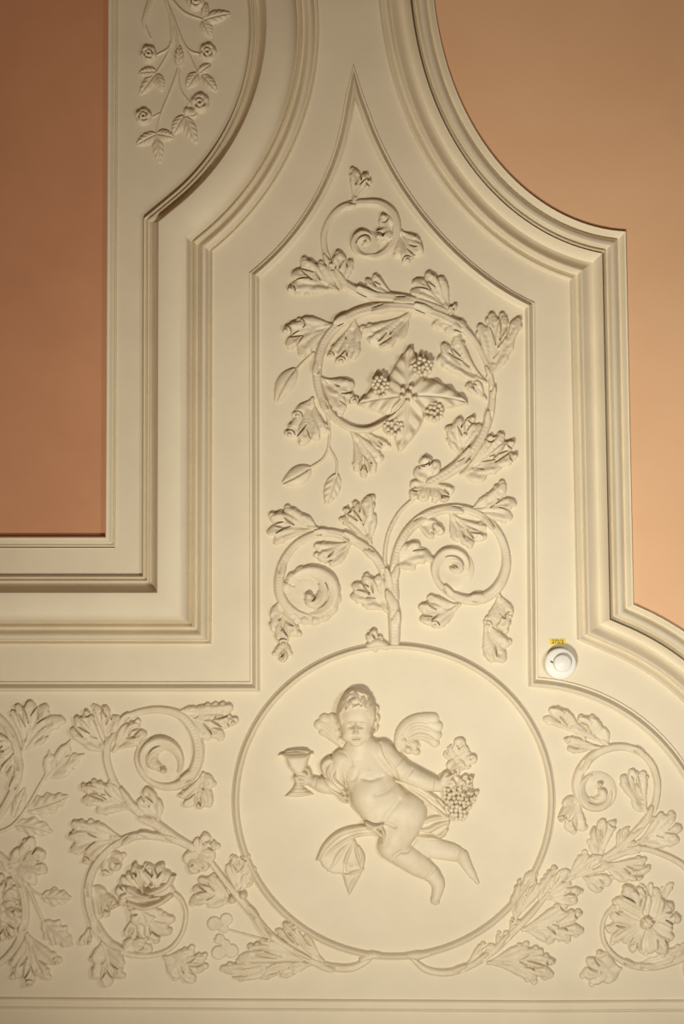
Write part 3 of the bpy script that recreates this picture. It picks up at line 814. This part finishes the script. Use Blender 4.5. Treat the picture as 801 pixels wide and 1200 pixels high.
# flower with four pointed petals and grapes between
fl = bpy.data.objects.new('flower', None); col.objects.link(fl); fl.parent = up
X, Y = P(477, 465); fl.location = Vector((float(X), float(Y), ZC)) - up.location
def petal(parent, base, tip, w, h, rise, tipcurl=(0, 0), seed=0, lobes=2, name='petal'):
    base = np.array(base, float); tip = np.array(tip, float)
    d = tip - base; L = np.linalg.norm(d); u = d / L; v = np.array([-u[1], u[0]])
    f = HF(min(base[0], tip[0]) - w * .7 - 6, min(base[1], tip[1]) - w * .7 - 6, max(base[0], tip[0]) + w * .7 + 6, max(base[1], tip[1]) + w * .7 + 6, .7)
    X, Y = f.X - base[0], f.Y - base[1]
    t = (X * u[0] + Y * u[1]) / L; tcl = np.clip(t, 0, 1)
    s = X * v[0] + Y * v[1] - (np.array(tipcurl).dot(v)) * tcl ** 3
    wid = w / 2 * np.power(np.clip(np.sin(math.pi * np.clip(tcl, 0, 1) ** .62), 0, 1), .95) + 2.2 * (1 - tcl) + .8
    q = np.abs(s) / wid
    val = rise * (1 - .55 * tcl) + h * np.sqrt(np.clip(1 - q ** 3, 0, 1))
    val += h * .42 * np.cos((tcl * L - np.abs(s) * .9) * 2 * math.pi / (L / 3.4)) * np.clip(q * 1.6, 0, 1)
    val -= h * .35 * np.exp(-(s / 1.3) ** 2)
    dd = np.maximum((q - 1) * wid, np.maximum(-t, t - 1) * L)
    val = np.where(dd > 0, rise * (1 - .55 * tcl) - dd * 3.0, val)
    f.H = np.maximum(f.H, val); f.smooth(1)
    return f.build(name, parent)
petal(fl, (477, 465), (473, 408), 34, 5.5, 9, (8, 0)); petal(fl, (477, 465), (547, 464), 31, 5.5, 9, (0, 9)); petal(fl, (477, 465), (475, 529), 33, 5.5, 9, (-7, 0)); petal(fl, (477, 465), (419, 470), 33, 5.5, 9, (0, 4))
rng = random.Random(2)
for (cx, cy, n, rx, ry) in [(493, 432, 17, 12, 10), (446, 455, 17, 10, 12), (461, 502, 17, 12, 9), (507, 484, 16, 10, 11)]:
    pts = []
    k = 0
    while len(pts) < n and k < 600:
        k += 1
        a = rng.uniform(0, 6.283); r = math.sqrt(rng.random())
        x, y = cx + rx * r * math.cos(a), cy + ry * r * math.sin(a)
        if all(math.hypot(x - p[0], y - p[1]) > 4.1 for p in pts):
            pts.append((x, y)); grape(fl, x, y, 12 + 4 * (1 - r), rng.uniform(.98, 1.18))
    f = HF(cx - rx - 4, cy - ry - 4, cx + rx + 4, cy + ry + 4, .8); f.ell((cx, cy), rx + 1, ry + 1, 11); f.build('cluster_core', fl)
f = HF(466, 454, 490, 478, .5); f.ell((477.5, 464.5), 6.5, 7, 23); f.cut([(478, 458), (478, 470)], .7, 3); f.build('boss', fl)
for a in (30, 100, 160, 220, 290): grape(fl, 477.5 + 8.5 * math.cos(math.radians(a)), 464.5 + 8.5 * math.sin(math.radians(a)), 18, 1.2)

lv = thing('acanthus_scroll', 380, 690, 'acanthus scroll rolled into a scalloped spiral left of the central stalk', 'scroll relief')
stem(lv, [(462, 754), (462, 730), (460, 706), (455, 685), (445, 661), (430, 643), (410, 631), (387, 624), (367, 627), (348, 637), (333, 656), (327, 680), (330, 701), (344, 717), (364, 724)],
     [7.5, 8.5, 8.5, 7, 6.5, 6.5, 6.5, 6, 5.5, 5.5, 6, 7, 7.5, 7, 5], husks=[(.05, 1, 22, 4), (.12, -1, 26, 4.5), (.2, 1, 24, 4.5), (.3, -1, 22, 4), (.4, 1, 20, 3.6), (.5, 1, 20, 3.6), (.72, -1, 18, 3.6)])
volute(lv, (364, 697), 36, 200, 1, 11, 12, ball=(362, 698))
for a in [
        ((372, 620), [(321, 634), (313, 624), (317, 607), (333, 597), (348, 607)], 0.06),
        ((434, 637), [(401, 606), (406, 596), (418, 590), (432, 581), (437, 602)], -0.05),
        ((412, 634), [(368, 641), (372, 655), (386, 661)], -0.15),
        ((453, 716), [(424, 706), (411, 697), (413, 684), (426, 675), (442, 674)], 0.1),
        ((328, 704), [(320, 726), (321, 741), (332, 756), (347, 746), (352, 730)], 0.04),
        ((333, 750), [(324, 768), (331, 776), (338, 768)], 0),
        ((440, 762), [(430, 743), (437, 737), (446, 744)], 0),
]:
    leaf(lv, a[0], a[1], a[2])
stem(lv, [(432, 757), (442, 753), (452, 757)], [5, 7, 5], [7, 9, 7], name='knot')

rv = thing('acanthus_scroll', 540, 660, 'acanthus scroll rolled into a smooth spiral right of the central stalk', 'scroll relief')
stem(rv, [(462, 700), (461, 680), (463, 655), (471, 632), (486, 613), (506, 601), (530, 596), (552, 599), (571, 610), (585, 627), (592, 647), (592, 667), (584, 686), (569, 699), (550, 703), (532, 698), (517, 687), (508, 671), (509, 656), (519, 645), (533, 642), (546, 649)],
     [7, 7, 6.5, 6.5, 7, 7, 6.5, 6, 5.5, 5.5, 6, 7, 8, 8, 7.5, 6, 5, 4, 3.5, 3, 2.5, 2], wave=.25, period=3.4, husks=[(.04, 1, 20, 4), (.16, 1, 26, 3.5), (.26, 1, 24, 3.5), (.36, 1, 22, 4), (.62, 1, 18, 4), (.72, 1, 18, 4), (.8, 1, 18, 4)])
stem(rv, [(451, 664), (451, 645), (456, 622), (468, 600), (485, 584)], [2.6, 2.6, 2.6, 2.6, 2.6], [4, 4, 4, 4, 4], wave=.5, period=2.8, name='tendril')
volute(rv, (530, 667), 27, 120, 1, 9)
for a in [
        ((462, 664), [(478, 637), (491, 637), (504, 650), (487, 661)], -0.12),
        ((486, 612), [(512, 616), (519, 625), (507, 631)], -0.12),
        ((528, 602), [(569, 620), (566, 633), (553, 640), (538, 635)], 0.12),
        ((550, 598), [(577, 582), (592, 568), (603, 588), (600, 607)], 0.08),
        ((538, 708), [(500, 700), (490, 712), (492, 727), (507, 734)], -0.15),
        ((584, 697), [(597, 724), (589, 739), (571, 735)], -0.08),
        ((568, 728), [(595, 758), (590, 776), (576, 776)], 0.1),
]:
    leaf(rv, a[0], a[1], a[2])

# ================================================================== BAND, LEFT SIDE
sc = thing('acanthus_scroll', 187, 895, 'acanthus scroll rolled into a spiral under the corner of the rectangular frame', 'scroll relief')
stem(sc, [(226, 993), (205, 981), (180, 963), (156, 945), (137, 922), (127, 898), (125, 878), (132, 858), (148, 841), (170, 833), (192, 832), (213, 839), (228, 858), (233, 882), (226, 905), (210, 919), (190, 921), (172, 912), (161, 895), (162, 878), (172, 867), (186, 864)],
     [6, 7, 7.5, 6.5, 5.5, 5.5, 5.5, 5.5, 5, 5, 5.5, 6.5, 7.5, 8, 8, 7, 5.5, 4.5, 3.5, 3, 2.5, 2], husks=[(.08, -1, 22, 4), (.14, 1, 24, 4.5), (.3, 1, 20, 3.6), (.36, -1, 16, 3), (.66, 1, 22, 4)])
volute(sc, (188, 892), 30, 30, -1, 11, 0, ball=(192, 902))
for a in [
        ((126, 880), [(98, 866), (83, 854), (88, 840), (100, 833)], -0.06),
        ((127, 874), [(113, 826), (124, 827), (135, 838)], 0.03),
        ((133, 880), [(150, 848), (163, 847), (172, 858), (164, 868)], -0.1),
        ((155, 948), [(113, 949), (97, 936), (96, 922), (108, 917), (126, 917)], 0.08),
        ((186, 962), [(162, 936), (171, 922), (182, 935)], 0.03),
        ((207, 834), [(233, 833), (254, 831), (273, 829), (275, 847), (263, 864), (246, 866)], 0.04),
        ((238, 906), [(212, 935), (217, 946), (234, 948), (245, 946), (247, 922)], -0.04),
]:
    leaf(sc, a[0], a[1], a[2])

sd = thing('acanthus_scroll', 165, 1060, 'acanthus scroll ringing a large ruffled bloom beside the medallion', 'scroll relief')
stem(sd, [(226, 991), (205, 984), (180, 979), (156, 980), (132, 992), (113, 1012), (104, 1036), (105, 1062), (115, 1088), (132, 1107), (153, 1118), (180, 1119), (201, 1110), (214, 1092), (218, 1070), (213, 1054), (205, 1046)],
     [4.5, 5.5, 6, 6, 6, 6, 6, 6.5, 7, 6, 4.5, 4, 3.6, 3.2, 3.2, 3.2, 3.6], [6, 7, 8, 8, 8, 8, 8, 8, 8, 7, 6, 5, 5, 5, 5, 6, 8], wave=.3, period=3.0, husks=[(.05, 1, 22, 3.6), (.12, 1, 20, 3.6), (.18, -1, 18, 3.6), (.36, -1, 20, 4), (.46, 1, 20, 4), (.55, -1, 20, 4)])
for a in [
        ((143, 982), [(104, 966), (84, 964), (81, 980), (83, 996), (98, 1009)], 0.06),
        ((127, 998), [(145, 1006), (139, 1018), (124, 1026)], 0.06),
        ((107, 1038), [(124, 1049), (137, 1062), (127, 1074), (117, 1077)], 0.06),
        ((120, 1104), [(111, 1128), (112, 1147), (127, 1156), (142, 1146), (145, 1131)], -0.04),
        ((104, 1089), [(95, 1107), (104, 1106)], 0),
        ((148, 1113), [(157, 1102), (172, 1101), (179, 1112)], -0.15),
        ((193, 1121), [(228, 1114), (242, 1122), (240, 1135), (229, 1150), (211, 1145)], 0.06),
        ((228, 1001), [(232, 981), (244, 976), (254, 988), (252, 1005)], 0),
        ((228, 1001), [(244, 1018), (229, 1021), (217, 1008)], 0),
]:
    leaf(sd, a[0], a[1], a[2])
bl_ = bpy.data.objects.new('bloom', None); col.objects.link(bl_); bl_.parent = sd
X, Y = P(172, 1055); bl_.location = Vector((float(X), float(Y), ZC)) - sd.location
for (bs, tp, bd, hh) in [((182, 1048), [(164, 1018), (174, 1011), (188, 1011), (199, 1020), (203, 1038)], 0, 13), ((168, 1044), [(149, 1022), (157, 1012), (166, 1016)], 0, 15), ((168, 1050), [(139, 1057), (136, 1041), (142, 1027)], 0, 12),
                         ((162, 1062), [(205, 1078), (200, 1094), (186, 1101), (170, 1098)], .1, 11), ((166, 1058), [(150, 1064), (158, 1082), (174, 1084), (188, 1074)], 0, 13), ((160, 1070), [(147, 1097), (156, 1100)], 0, 9)]:
    leaf(bl_, bs, tp, bd, hh, 'petal', web=.85)
f = HF(140, 1025, 210, 1092, .6)
f.ridge(catmull([(152, 1040), (166, 1046), (180, 1044), (196, 1036), (203, 1024)], 6), [5, 5, 5, 4.5, 4], [15, 17, 17, 14, 10]); f.ridge(catmull([(152, 1056), (170, 1061), (188, 1056), (200, 1048)], 6), [4, 4.5, 4.5, 4], [15, 18, 17, 13])
f.ridge(catmull([(150, 1050), (168, 1053), (186, 1050)], 6), [4, 4, 3], [10, 11, 10])
f.cut(catmull([(163, 1041), (178, 1048), (190, 1047)], 6), 1.6, 13); f.ell((178, 1036), 3, 2.4, 18); f.smooth(1); f.build('lip', bl_)

se = thing('leaf_spray', 330, 1090, 'leafy spray hugging the medallion rim beside the ruffled bloom', 'spray relief')
stem(se, [(246, 1008), (267, 1036), (286, 1058), (314, 1092), (340, 1111), (374, 1129), (408, 1134), (428, 1126), (434, 1119)], [4, 5, 6, 5, 5, 5.5, 6, 5, 4], [6, 7, 8, 7, 7, 7, 7, 7, 7], husks=[(.25, -1, 20, 4), (.3, 1, 26, 3), (.5, -1, 24, 3), (.62, 1, 24, 4)])
for a in [
        ((277, 1044), [(267, 1012), (275, 1002), (288, 1001), (294, 1015)], 0),
        ((283, 1042), [(289, 1022), (296, 1030)], 0),
        ((272, 1056), [(246, 1025), (233, 1028), (226, 1040), (223, 1054), (243, 1060)], 0.08),
        ((368, 1126), [(305, 1104), (291, 1110), (279, 1122)], 0.06),
        ((350, 1128), [(272, 1143), (258, 1135)], -0.04),
        ((352, 1127), [(305, 1145), (312, 1136)], 0.03),
        ((364, 1129), [(328, 1142), (338, 1134)], 0),
        ((374, 1126), [(325, 1088), (332, 1080), (342, 1084)], -0.06),
        ((378, 1126), [(349, 1098), (357, 1094)], -0.05),
]:
    leaf(se, a[0], a[1], a[2], 8.5)
stem(se, [(270, 1090), (292, 1096), (318, 1103)], [1.6, 1.6, 2], [2.6, 2.6, 3], name='tendril')
f = HF(238, 1066, 286, 1128, .7)
for (x, y, r) in [(251, 1082, 8.5), (265, 1077, 7.5), (262, 1088, 6), (257, 1100, 6.5), (256, 1116, 8.5), (271, 1114, 8.5), (264, 1106, 6)]: f.ridge([(x, y), (x + .2, y)], [r, r], [4.6, 4.6], k=.1, slab=5, cup=.35)
f.cut(arcpts((258, 1098), 6, 6, 170, 300, 10), .9, 5); f.build('clover', se)
for (x, y) in [(272, 1053), (285, 1048)]:
    f = HF(x - 8, y - 8, x + 8, y + 8, .6); f.ell((x, y), 5.2, 5.6, 12); f.build('bead', se)
stem(se, [(424, 1124), (434, 1119), (444, 1119)], [4, 5.5, 4], [7, 9, 7], name='knot')

# ================================================================== RIGHT OF THE MEDALLION
sf = thing('leaf_spray', 590, 1095, 'leafy spray hugging the medallion rim beside the open rosette', 'spray relief')
stem(sf, [(482, 1122), (500, 1136), (525, 1139), (550, 1131), (576, 1115), (600, 1092), (620, 1072), (642, 1046)], [3, 5, 5.5, 5.5, 5.5, 5.5, 5, 3.5], [5, 6, 7, 7, 7, 7, 7, 6], husks=[(.3, -1, 26, 4), (.45, -1, 24, 4), (.58, -1, 24, 4)])
for a in [
        ((603, 1078), [(605, 1046), (612, 1032), (624, 1020), (633, 1036)], -0.04),
        ((630, 1062), [(642, 1027), (651, 1016), (664, 1018)], -0.04),
        ((638, 1052), [(668, 1034), (679, 1042), (676, 1056)], 0),
        ((612, 1089), [(664, 1060), (680, 1070), (683, 1090), (668, 1098), (648, 1101)], -0.06),
        ((572, 1128), [(618, 1109), (636, 1114), (648, 1126), (648, 1142), (628, 1146)], -0.06),
        ((546, 1132), [(568, 1104), (578, 1106)], 0),
        ((582, 1113), [(586, 1092), (594, 1090)], 0),
        ((597, 1099), [(601, 1076), (608, 1077)], 0),
]:
    leaf(sf, a[0], a[1], a[2], 8.5)
stem(sf, [(478, 1119), (489, 1119), (502, 1117)], [4, 6, 4], [7, 9, 7], name='knot')

sg = thing('acanthus_scroll', 705, 920, 'acanthus scroll curling in the arched corner below the smoke detector', 'scroll relief')
stem(sg, [(700, 1008), (716, 1000), (736, 983), (753, 965), (764, 949), (769, 932), (769, 913), (762, 894), (748, 881), (730, 875), (711, 877), (693, 886), (680, 902), (675, 921), (681, 938), (695, 947), (710, 944), (719, 932), (717, 920)],
     [4, 5, 5.5, 6, 5.5, 5, 5, 5, 5, 5.5, 6, 6.5, 7, 7, 6.5, 5, 4, 3, 2], husks=[(.1, 1, 24, 3.4), (.18, -1, 22, 4), (.42, 1, 16, 3), (.62, -1, 20, 3.6)])
volute(sg, (699, 927), 25, 250, -1, 9, ball=(702, 918))
for a in [
        ((712, 874), [(667, 850), (677, 840), (689, 840), (701, 853)], 0.06),
        ((684, 866), [(636, 841), (643, 830), (655, 831)], 0.12),
        ((702, 876), [(661, 866), (664, 877)], 0),
        ((757, 952), [(743, 935), (728, 908), (738, 901), (752, 903)], -0.06),
        ((677, 934), [(660, 944), (657, 962), (667, 975), (682, 974)], 0.1),
        ((704, 1004), [(694, 984), (696, 968), (705, 959), (718, 961)], -0.06),
        ((722, 996), [(727, 972), (734, 969)], 0),
        ((748, 986), [(776, 952), (790, 953), (797, 968), (795, 984), (778, 988)], 0.04),
]:
    leaf(sg, a[0], a[1], a[2], 8)

sh = thing('acanthus_scroll', 750, 1080, 'scroll stem ringing an open broad petalled rosette above the bottom fillet', 'scroll relief')
stem(sh, [(712, 1006), (748, 994), (776, 1001), (801, 1015), (822, 1040), (830, 1072), (822, 1102), (802, 1120), (768, 1132), (741, 1131), (721, 1121), (708, 1105), (705, 1088), (709, 1073), (718, 1062)], [5, 4.5, 4.5, 4.5, 5, 5, 5, 6, 5.5, 5, 4, 3.5, 3.2, 3, 3], [6, 6, 6, 6, 6, 6, 6, 7, 6, 6, 5.5, 5, 5, 5, 5], husks=[(.56, 1, 24, 3), (.64, 1, 20, 3)])
for a in [
        ((664, 1032), [(688, 1000), (705, 1002), (714, 1012)], -0.04),
        ((684, 1028), [(704, 1043), (716, 1032)], 0),
        ((706, 1012), [(736, 1031), (751, 1028), (761, 1019), (757, 1007)], 0.06),
        ((716, 1004), [(744, 986), (752, 992)], 0),
        ((726, 1135), [(699, 1115), (686, 1124), (681, 1140), (690, 1150), (706, 1148)], -0.05),
        ((748, 1130), [(778, 1122), (790, 1118), (802, 1110)], 0.08),
        ((800, 1124), [(815, 1132), (820, 1144), (808, 1146)], 0),
]:
    leaf(sh, a[0], a[1], a[2], 8)
ro = bpy.data.objects.new('rosette', None); col.objects.link(ro); ro.parent = sh
X, Y = P(756, 1080); ro.location = Vector((float(X), float(Y), ZC)) - sh.location
for (tp, hh) in [([(752, 1036), (762, 1034)], 7), ([(778, 1040), (786, 1034)], 7), ([(714, 1073), (720, 1060)], 7), ([(715, 1102), (710, 1090), (717, 1076)], 8), ([(752, 1117), (738, 1114), (729, 1104)], 8), ([(788, 1100), (779, 1117), (762, 1117)], 9.5), ([(772, 1044), (787, 1058), (796, 1075), (787, 1089)], 11), ([(720, 1052), (731, 1036), (747, 1038), (758, 1047)], 12)]:
    leaf(ro, (756, 1080), tp, 0, hh, 'petal', web=.92)
f = HF(744, 1068, 768, 1092, .5); f.ell((756, 1080), 8.5, 8.5, 14)
rng = random.Random(3)
for _ in range(22):
    a = rng.uniform(0, 6.28); r = 7 * math.sqrt(rng.random()); f.ell((756 + r * math.cos(a), 1080 + r * math.sin(a)), 1.4, 1.4, 3, base=11.5, k=.2, slope=10)
f.build('boss', ro)

# ================================================================== LEFT EDGE
si = thing('acanthus_scroll', 15, 930, 'acanthus branch with long toothed leaves beside the spiral scroll', 'scroll relief')
stem(si, [(-40, 822), (-20, 828), (0, 842), (14, 860), (21, 885), (21, 910), (13, 932), (-2, 956), (-22, 972)], [6, 6, 6, 6, 6, 6.5, 6, 6, 5], husks=[(.3, 1, 22, 4), (.5, -1, 20, 4), (.62, 1, 24, 4)])
for a in [
        ((28, 878), [(15, 832), (22, 825), (37, 821), (55, 825), (74, 840)], 0.03),
        ((32, 876), [(61, 851), (54, 861)], 0),
        ((18, 872), [(-8, 862), (-4, 874), (0, 884)], 0),
        ((20, 880), [(2, 906), (10, 910)], 0),
]:
    leaf(si, a[0], a[1], a[2])
leaf(si, (54, 912), [(59, 883), (81, 871), (95, 885), (83, 901)], 0, 6, point=1.0)
stem(si, [(-30, 982), (-5, 976), (15, 967), (32, 946), (47, 920), (57, 902)], [3, 2.6, 2.4, 2.2, 2, 1.8], [4, 4, 4, 3.5, 3.5, 3], name='tendril')
oval(si, (32, 949), (81, 932), 25, 5.5, .03, serr=4); oval(si, (18, 966), (64, 976), 21, 5, -.04, serr=3); oval(si, (16, 958), (30, 922), 15, 4)

sj = thing('acanthus_scroll', 20, 1070, 'acanthus branch with fan leaves beside the ruffled bloom scroll', 'scroll relief')
stem(sj, [(-40, 984), (-20, 990), (0, 1003), (15, 1020), (26, 1042), (30, 1066), (27, 1090), (17, 1111), (0, 1128), (-25, 1140)], [6, 6, 6, 6, 6.5, 6, 6, 5.5, 5, 5], husks=[(.25, 1, 20, 4), (.36, -1, 20, 4), (.6, 1, 20, 4)])
for a in [
        ((12, 1014), [(26, 994), (40, 981), (54, 999), (56, 1020), (43, 1035)], -0.06),
        ((32, 1094), [(15, 1132), (21, 1146), (36, 1154), (55, 1147), (68, 1129)], -0.04),
]:
    leaf(sj, a[0], a[1], a[2])
stem(sj, [(30, 1034), (38, 1050), (45, 1066), (53, 1084)], [2.6, 2.4, 2.2, 2], [4, 4, 3.5, 3], name='tendril'); stem(sj, [(33, 1038), (42, 1046), (52, 1050)], [1.8, 1.6, 1.5], [3, 3, 3], name='tendril')
oval(sj, (49, 1050), (85, 1052), 21, 5.5, 0, serr=3); oval(sj, (50, 1080), (86, 1109), 27, 6, 0, serr=4)
fan(sj, (2, 1060), (14, 1102), 34, 5, 0, 10, name='petal'); fan(sj, (0, 1060), (20, 1042), 30, 3, 0, 9, name='petal'); fan(sj, (-4, 1062), (8, 1024), 30, 4, 0, 9, name='petal'); fan(sj, (0, 1062), (22, 1072), 24, 3, 0, 11, name='petal')

# ================================================================== ROSE SPRAY (on the raised field: +5)
rs = thing('rose_spray', 205, 80, 'hanging spray of small roses and leaves on the field beside the salmon panel', 'rose relief')
BH = 5.0
def rstem(pts, r):
    c = catmull(pts, 6); f = HF(c[:, 0].min() - 8, c[:, 1].min() - 8, c[:, 0].max() + 8, c[:, 1].max() + 8, .6)
    f.ridge(c, r, np.atleast_1d(r) * 1.5, base=BH - .3, slope=6); f.build('stem', rs)
for pts, r in [([(192, -12), (196, 6), (204, 32), (209, 56), (210, 80), (199, 112), (189, 136), (184, 160)], [2.6, 2.6, 2.2, 2, 1.8, 1.6, 1.5, 1.4]), ([(210, 80), (212, 106), (221, 121)], [1.6, 1.4, 1.4]), ([(199, 12), (202, 46), (198, 59), (184, 67)], [1.8, 1.7, 1.6, 1.4]),
               ([(201, 52), (196, 68), (184, 87)], [1.6, 1.5, 1.3]), ([(200, 14), (214, 50), (223, 62), (236, 66)], [1.9, 1.8, 1.6, 1.4]), ([(216, 54), (232, 88)], [1.5, 1.4]), ([(198, -2), (216, 17), (239, 26)], [2, 1.8, 1.4]), ([(190, 134), (180, 139)], [1.2, 1.2]), ([(222, 122), (217, 138)], [1.3, 1.2])]:
    rstem(pts, r)
c = catmull([(180, -8), (176, 6), (170, 26), (171, 36), (178, 48)], 6); f = HF(160, -16, 190, 56, .6); f.ridge(c, [3.4, 3.4, 3, 2.6, 1], [4, 4, 4, 3.5, 2], base=BH - .3, slope=6, flute=.3); f.build('ribbon', rs)
for (b, t, w) in [((184, 86), (163, 88), 12), ((184, 88), (164, 114), 13), ((185, 89), (191, 110), 12), ((232, 88), (219, 106), 15), ((237, 90), (255, 110), 13), ((233, 88), (248, 78), 11), ((184, 159), (160, 172), 14), ((184, 159), (205, 163), 14), ((184, 160), (188, 194), 13), ((216, 138), (203, 160), 15), ((217, 139), (231, 171), 15), ((238, 26), (271, 18), 15), ((238, 27), (248, 47), 14), ((239, 24), (243, 5), 9)]:
    oval(rs, b, t, w, 4.5, base_h=BH - .2)
oval(rs, (210, 82), (211, 55), 11, 6, base_h=BH - .2, name='bud')
for i, (x, y, r, a0) in enumerate([(175, 66, 10, 20), (244, 64, 10.5, 80), (169, 139, 10, 140), (235, 123, 11.5, 200), (230, 4, 11, 260)]):
    f = HF(x - r - 5, y - r - 5, x + r + 5, y + r + 5, .45)
    f.ell((x, y), r * .92, r * 1.06, 6.0, a0 % 40 - 10, BH, slope=6)
    rr_ = random.Random(i + 5)
    for k in range(5):                                   # outer petals, each lapping over the next
        a = a0 + k * 72 + rr_.uniform(-12, 12)
        cxy = (x + r * .1 * math.cos(math.radians(a)), y + r * .1 * math.sin(math.radians(a)))
        f.ridge(arcpts(cxy, r * .70, r * .52, a - 50, a + 48, 9), [r * .12, r * .27, r * .14], [4.2, 5.6 + .5 * (k % 2), 4.0], base=BH + .6, k=.1, slope=9, slab=3, asym=.2, cup=.1)
    for k in range(3):                                   # heart of the rose
        a = a0 + 40 + k * 120 + rr_.uniform(-15, 15)
        f.ridge(arcpts((x, y), r * .36, r * .22, a - 55, a + 65, 9), [r * .08, r * .17, r * .09], [5.4, 6.6, 5.2], base=BH + 1.6, k=.1, slope=9, slab=3, asym=.15, cup=.1)
        f.slit(arcpts((x, y), r * .52, r * .44, a - 20, a + 60, 8), .75, 5)
    f.slit([(x - .6, y - .8), (x + .6, y + .8)], 1.3, 7)
    f.build('rose', rs)
f = HF(212, 122, 240, 150, .6); f.ell((226, 135), 7, 6, 5, 30, BH, slope=5); f.ell((220, 133), 4.5, 5, 5, 0, BH, slope=5); f.cut(arcpts((226, 134), 4, 4, 0, 120, 8), .7, 2.5); f.build('petal', rs)

# ================================================================== SMOKE DETECTOR AND TAG
det = thing('smoke_detector', 656, 776, 'round white plastic smoke detector on the corner of the flat band', 'smoke detector')
def lathe(name, cx, cy, prof, m, parent, seg=48, ox=0, oy=0):
    X, Y = P(cx, cy); V = []; Q = []
    for (r, h) in prof:
        for j in range(seg):
            a = 2 * math.pi * j / seg
            V.append((r * S * math.cos(a), r * S * math.sin(a), -h * S))
    for i in range(len(prof) - 1):
        for j in range(seg):
            Q.append((i * seg + j, i * seg + (j + 1) % seg, (i + 1) * seg + (j + 1) % seg, (i + 1) * seg + j))
    me = mesh_np(name, np.array(V), np.array(Q)[:, ::-1])
    me.set_sharp_from_angle(angle=math.radians(40))
    return link(name, me, m, parent, (float(X), float(Y), ZC))
lathe('mount', 654.5, 777.5, [(14, -.5), (14, 9), (13.5, 10)], PLASTIC, det)
lathe('base', 654.5, 777.5, [(13, 8), (17.6, 8.4), (18.3, 9.6), (18.3, 11), (17.6, 12.6), (16.4, 13.2), (.01, 13.2)], PLASTIC, det)
lathe('dome', 656.0, 776.8, [(10.6, 13), (10.4, 17.5), (9.8, 19.0), (8.6, 19.8), (.01, 20.2)], PLASTIC, det)
bm = [(642.9, 773.5), (645.9, 775.3), (645.1, 776.8), (642.1, 775.0)]
V = np.concatenate([wpos([p[0] for p in bm], [p[1] for p in bm], [13.0] * 4), wpos([p[0] for p in bm], [p[1] for p in bm], [13.7] * 4)])
me = bpy.data.meshes.new('indicator_slot'); cc = V.mean(0)
me.from_pydata([tuple(v - cc) for v in V], [], [(0, 1, 2, 3), (4, 5, 6, 7), (0, 1, 5, 4), (1, 2, 6, 5), (2, 3, 7, 6), (3, 0, 4, 7)])
link('indicator_slot', me, SLOT, det, cc)

tg = thing('number_tag', 653, 752, 'small yellow number tag above the smoke detector', 'tag')
q = [(643.3, 748.8), (662.2, 748.6), (662.4, 755.2), (643.6, 755.5)]
V = np.concatenate([wpos([p[0] for p in q], [p[1] for p in q], [0.0] * 4), wpos([p[0] for p in q], [p[1] for p in q], [0.5] * 4)])
cc = V.mean(0); me = bpy.data.meshes.new('tape')
me.from_pydata([tuple(v - cc) for v in V], [], [(0, 1, 2, 3), (4, 5, 6, 7), (0, 1, 5, 4), (1, 2, 6, 5), (2, 3, 7, 6), (3, 0, 4, 7)])
link('tape', me, YELLOW, tg, cc)
cu = bpy.data.curves.new('lettering', 'FONT'); cu.body = '272/3'; cu.size = 6.2 * S; cu.align_x = 'CENTER'; cu.align_y = 'CENTER'; cu.offset = .10 * S * .6; cu.space_character = 1.05
to = bpy.data.objects.new('lettering_curve', cu); col.objects.link(to)
dg = bpy.context.evaluated_depsgraph_get(); me = bpy.data.meshes.new_from_object(to.evaluated_get(dg)); me.name = 'lettering'
bpy.data.objects.remove(to)
n = len(me.vertices); co = np.zeros(n * 3); me.vertices.foreach_get('co', co); co = co.reshape(-1, 3)
co[:, 0] *= -.92; co[:, 2] *= -1            # seen from below
me.vertices.foreach_set('co', co.ravel()); me.update()
me.materials.clear()
link('lettering', me, BLACK, tg, wpos(653, 752.1, .75))
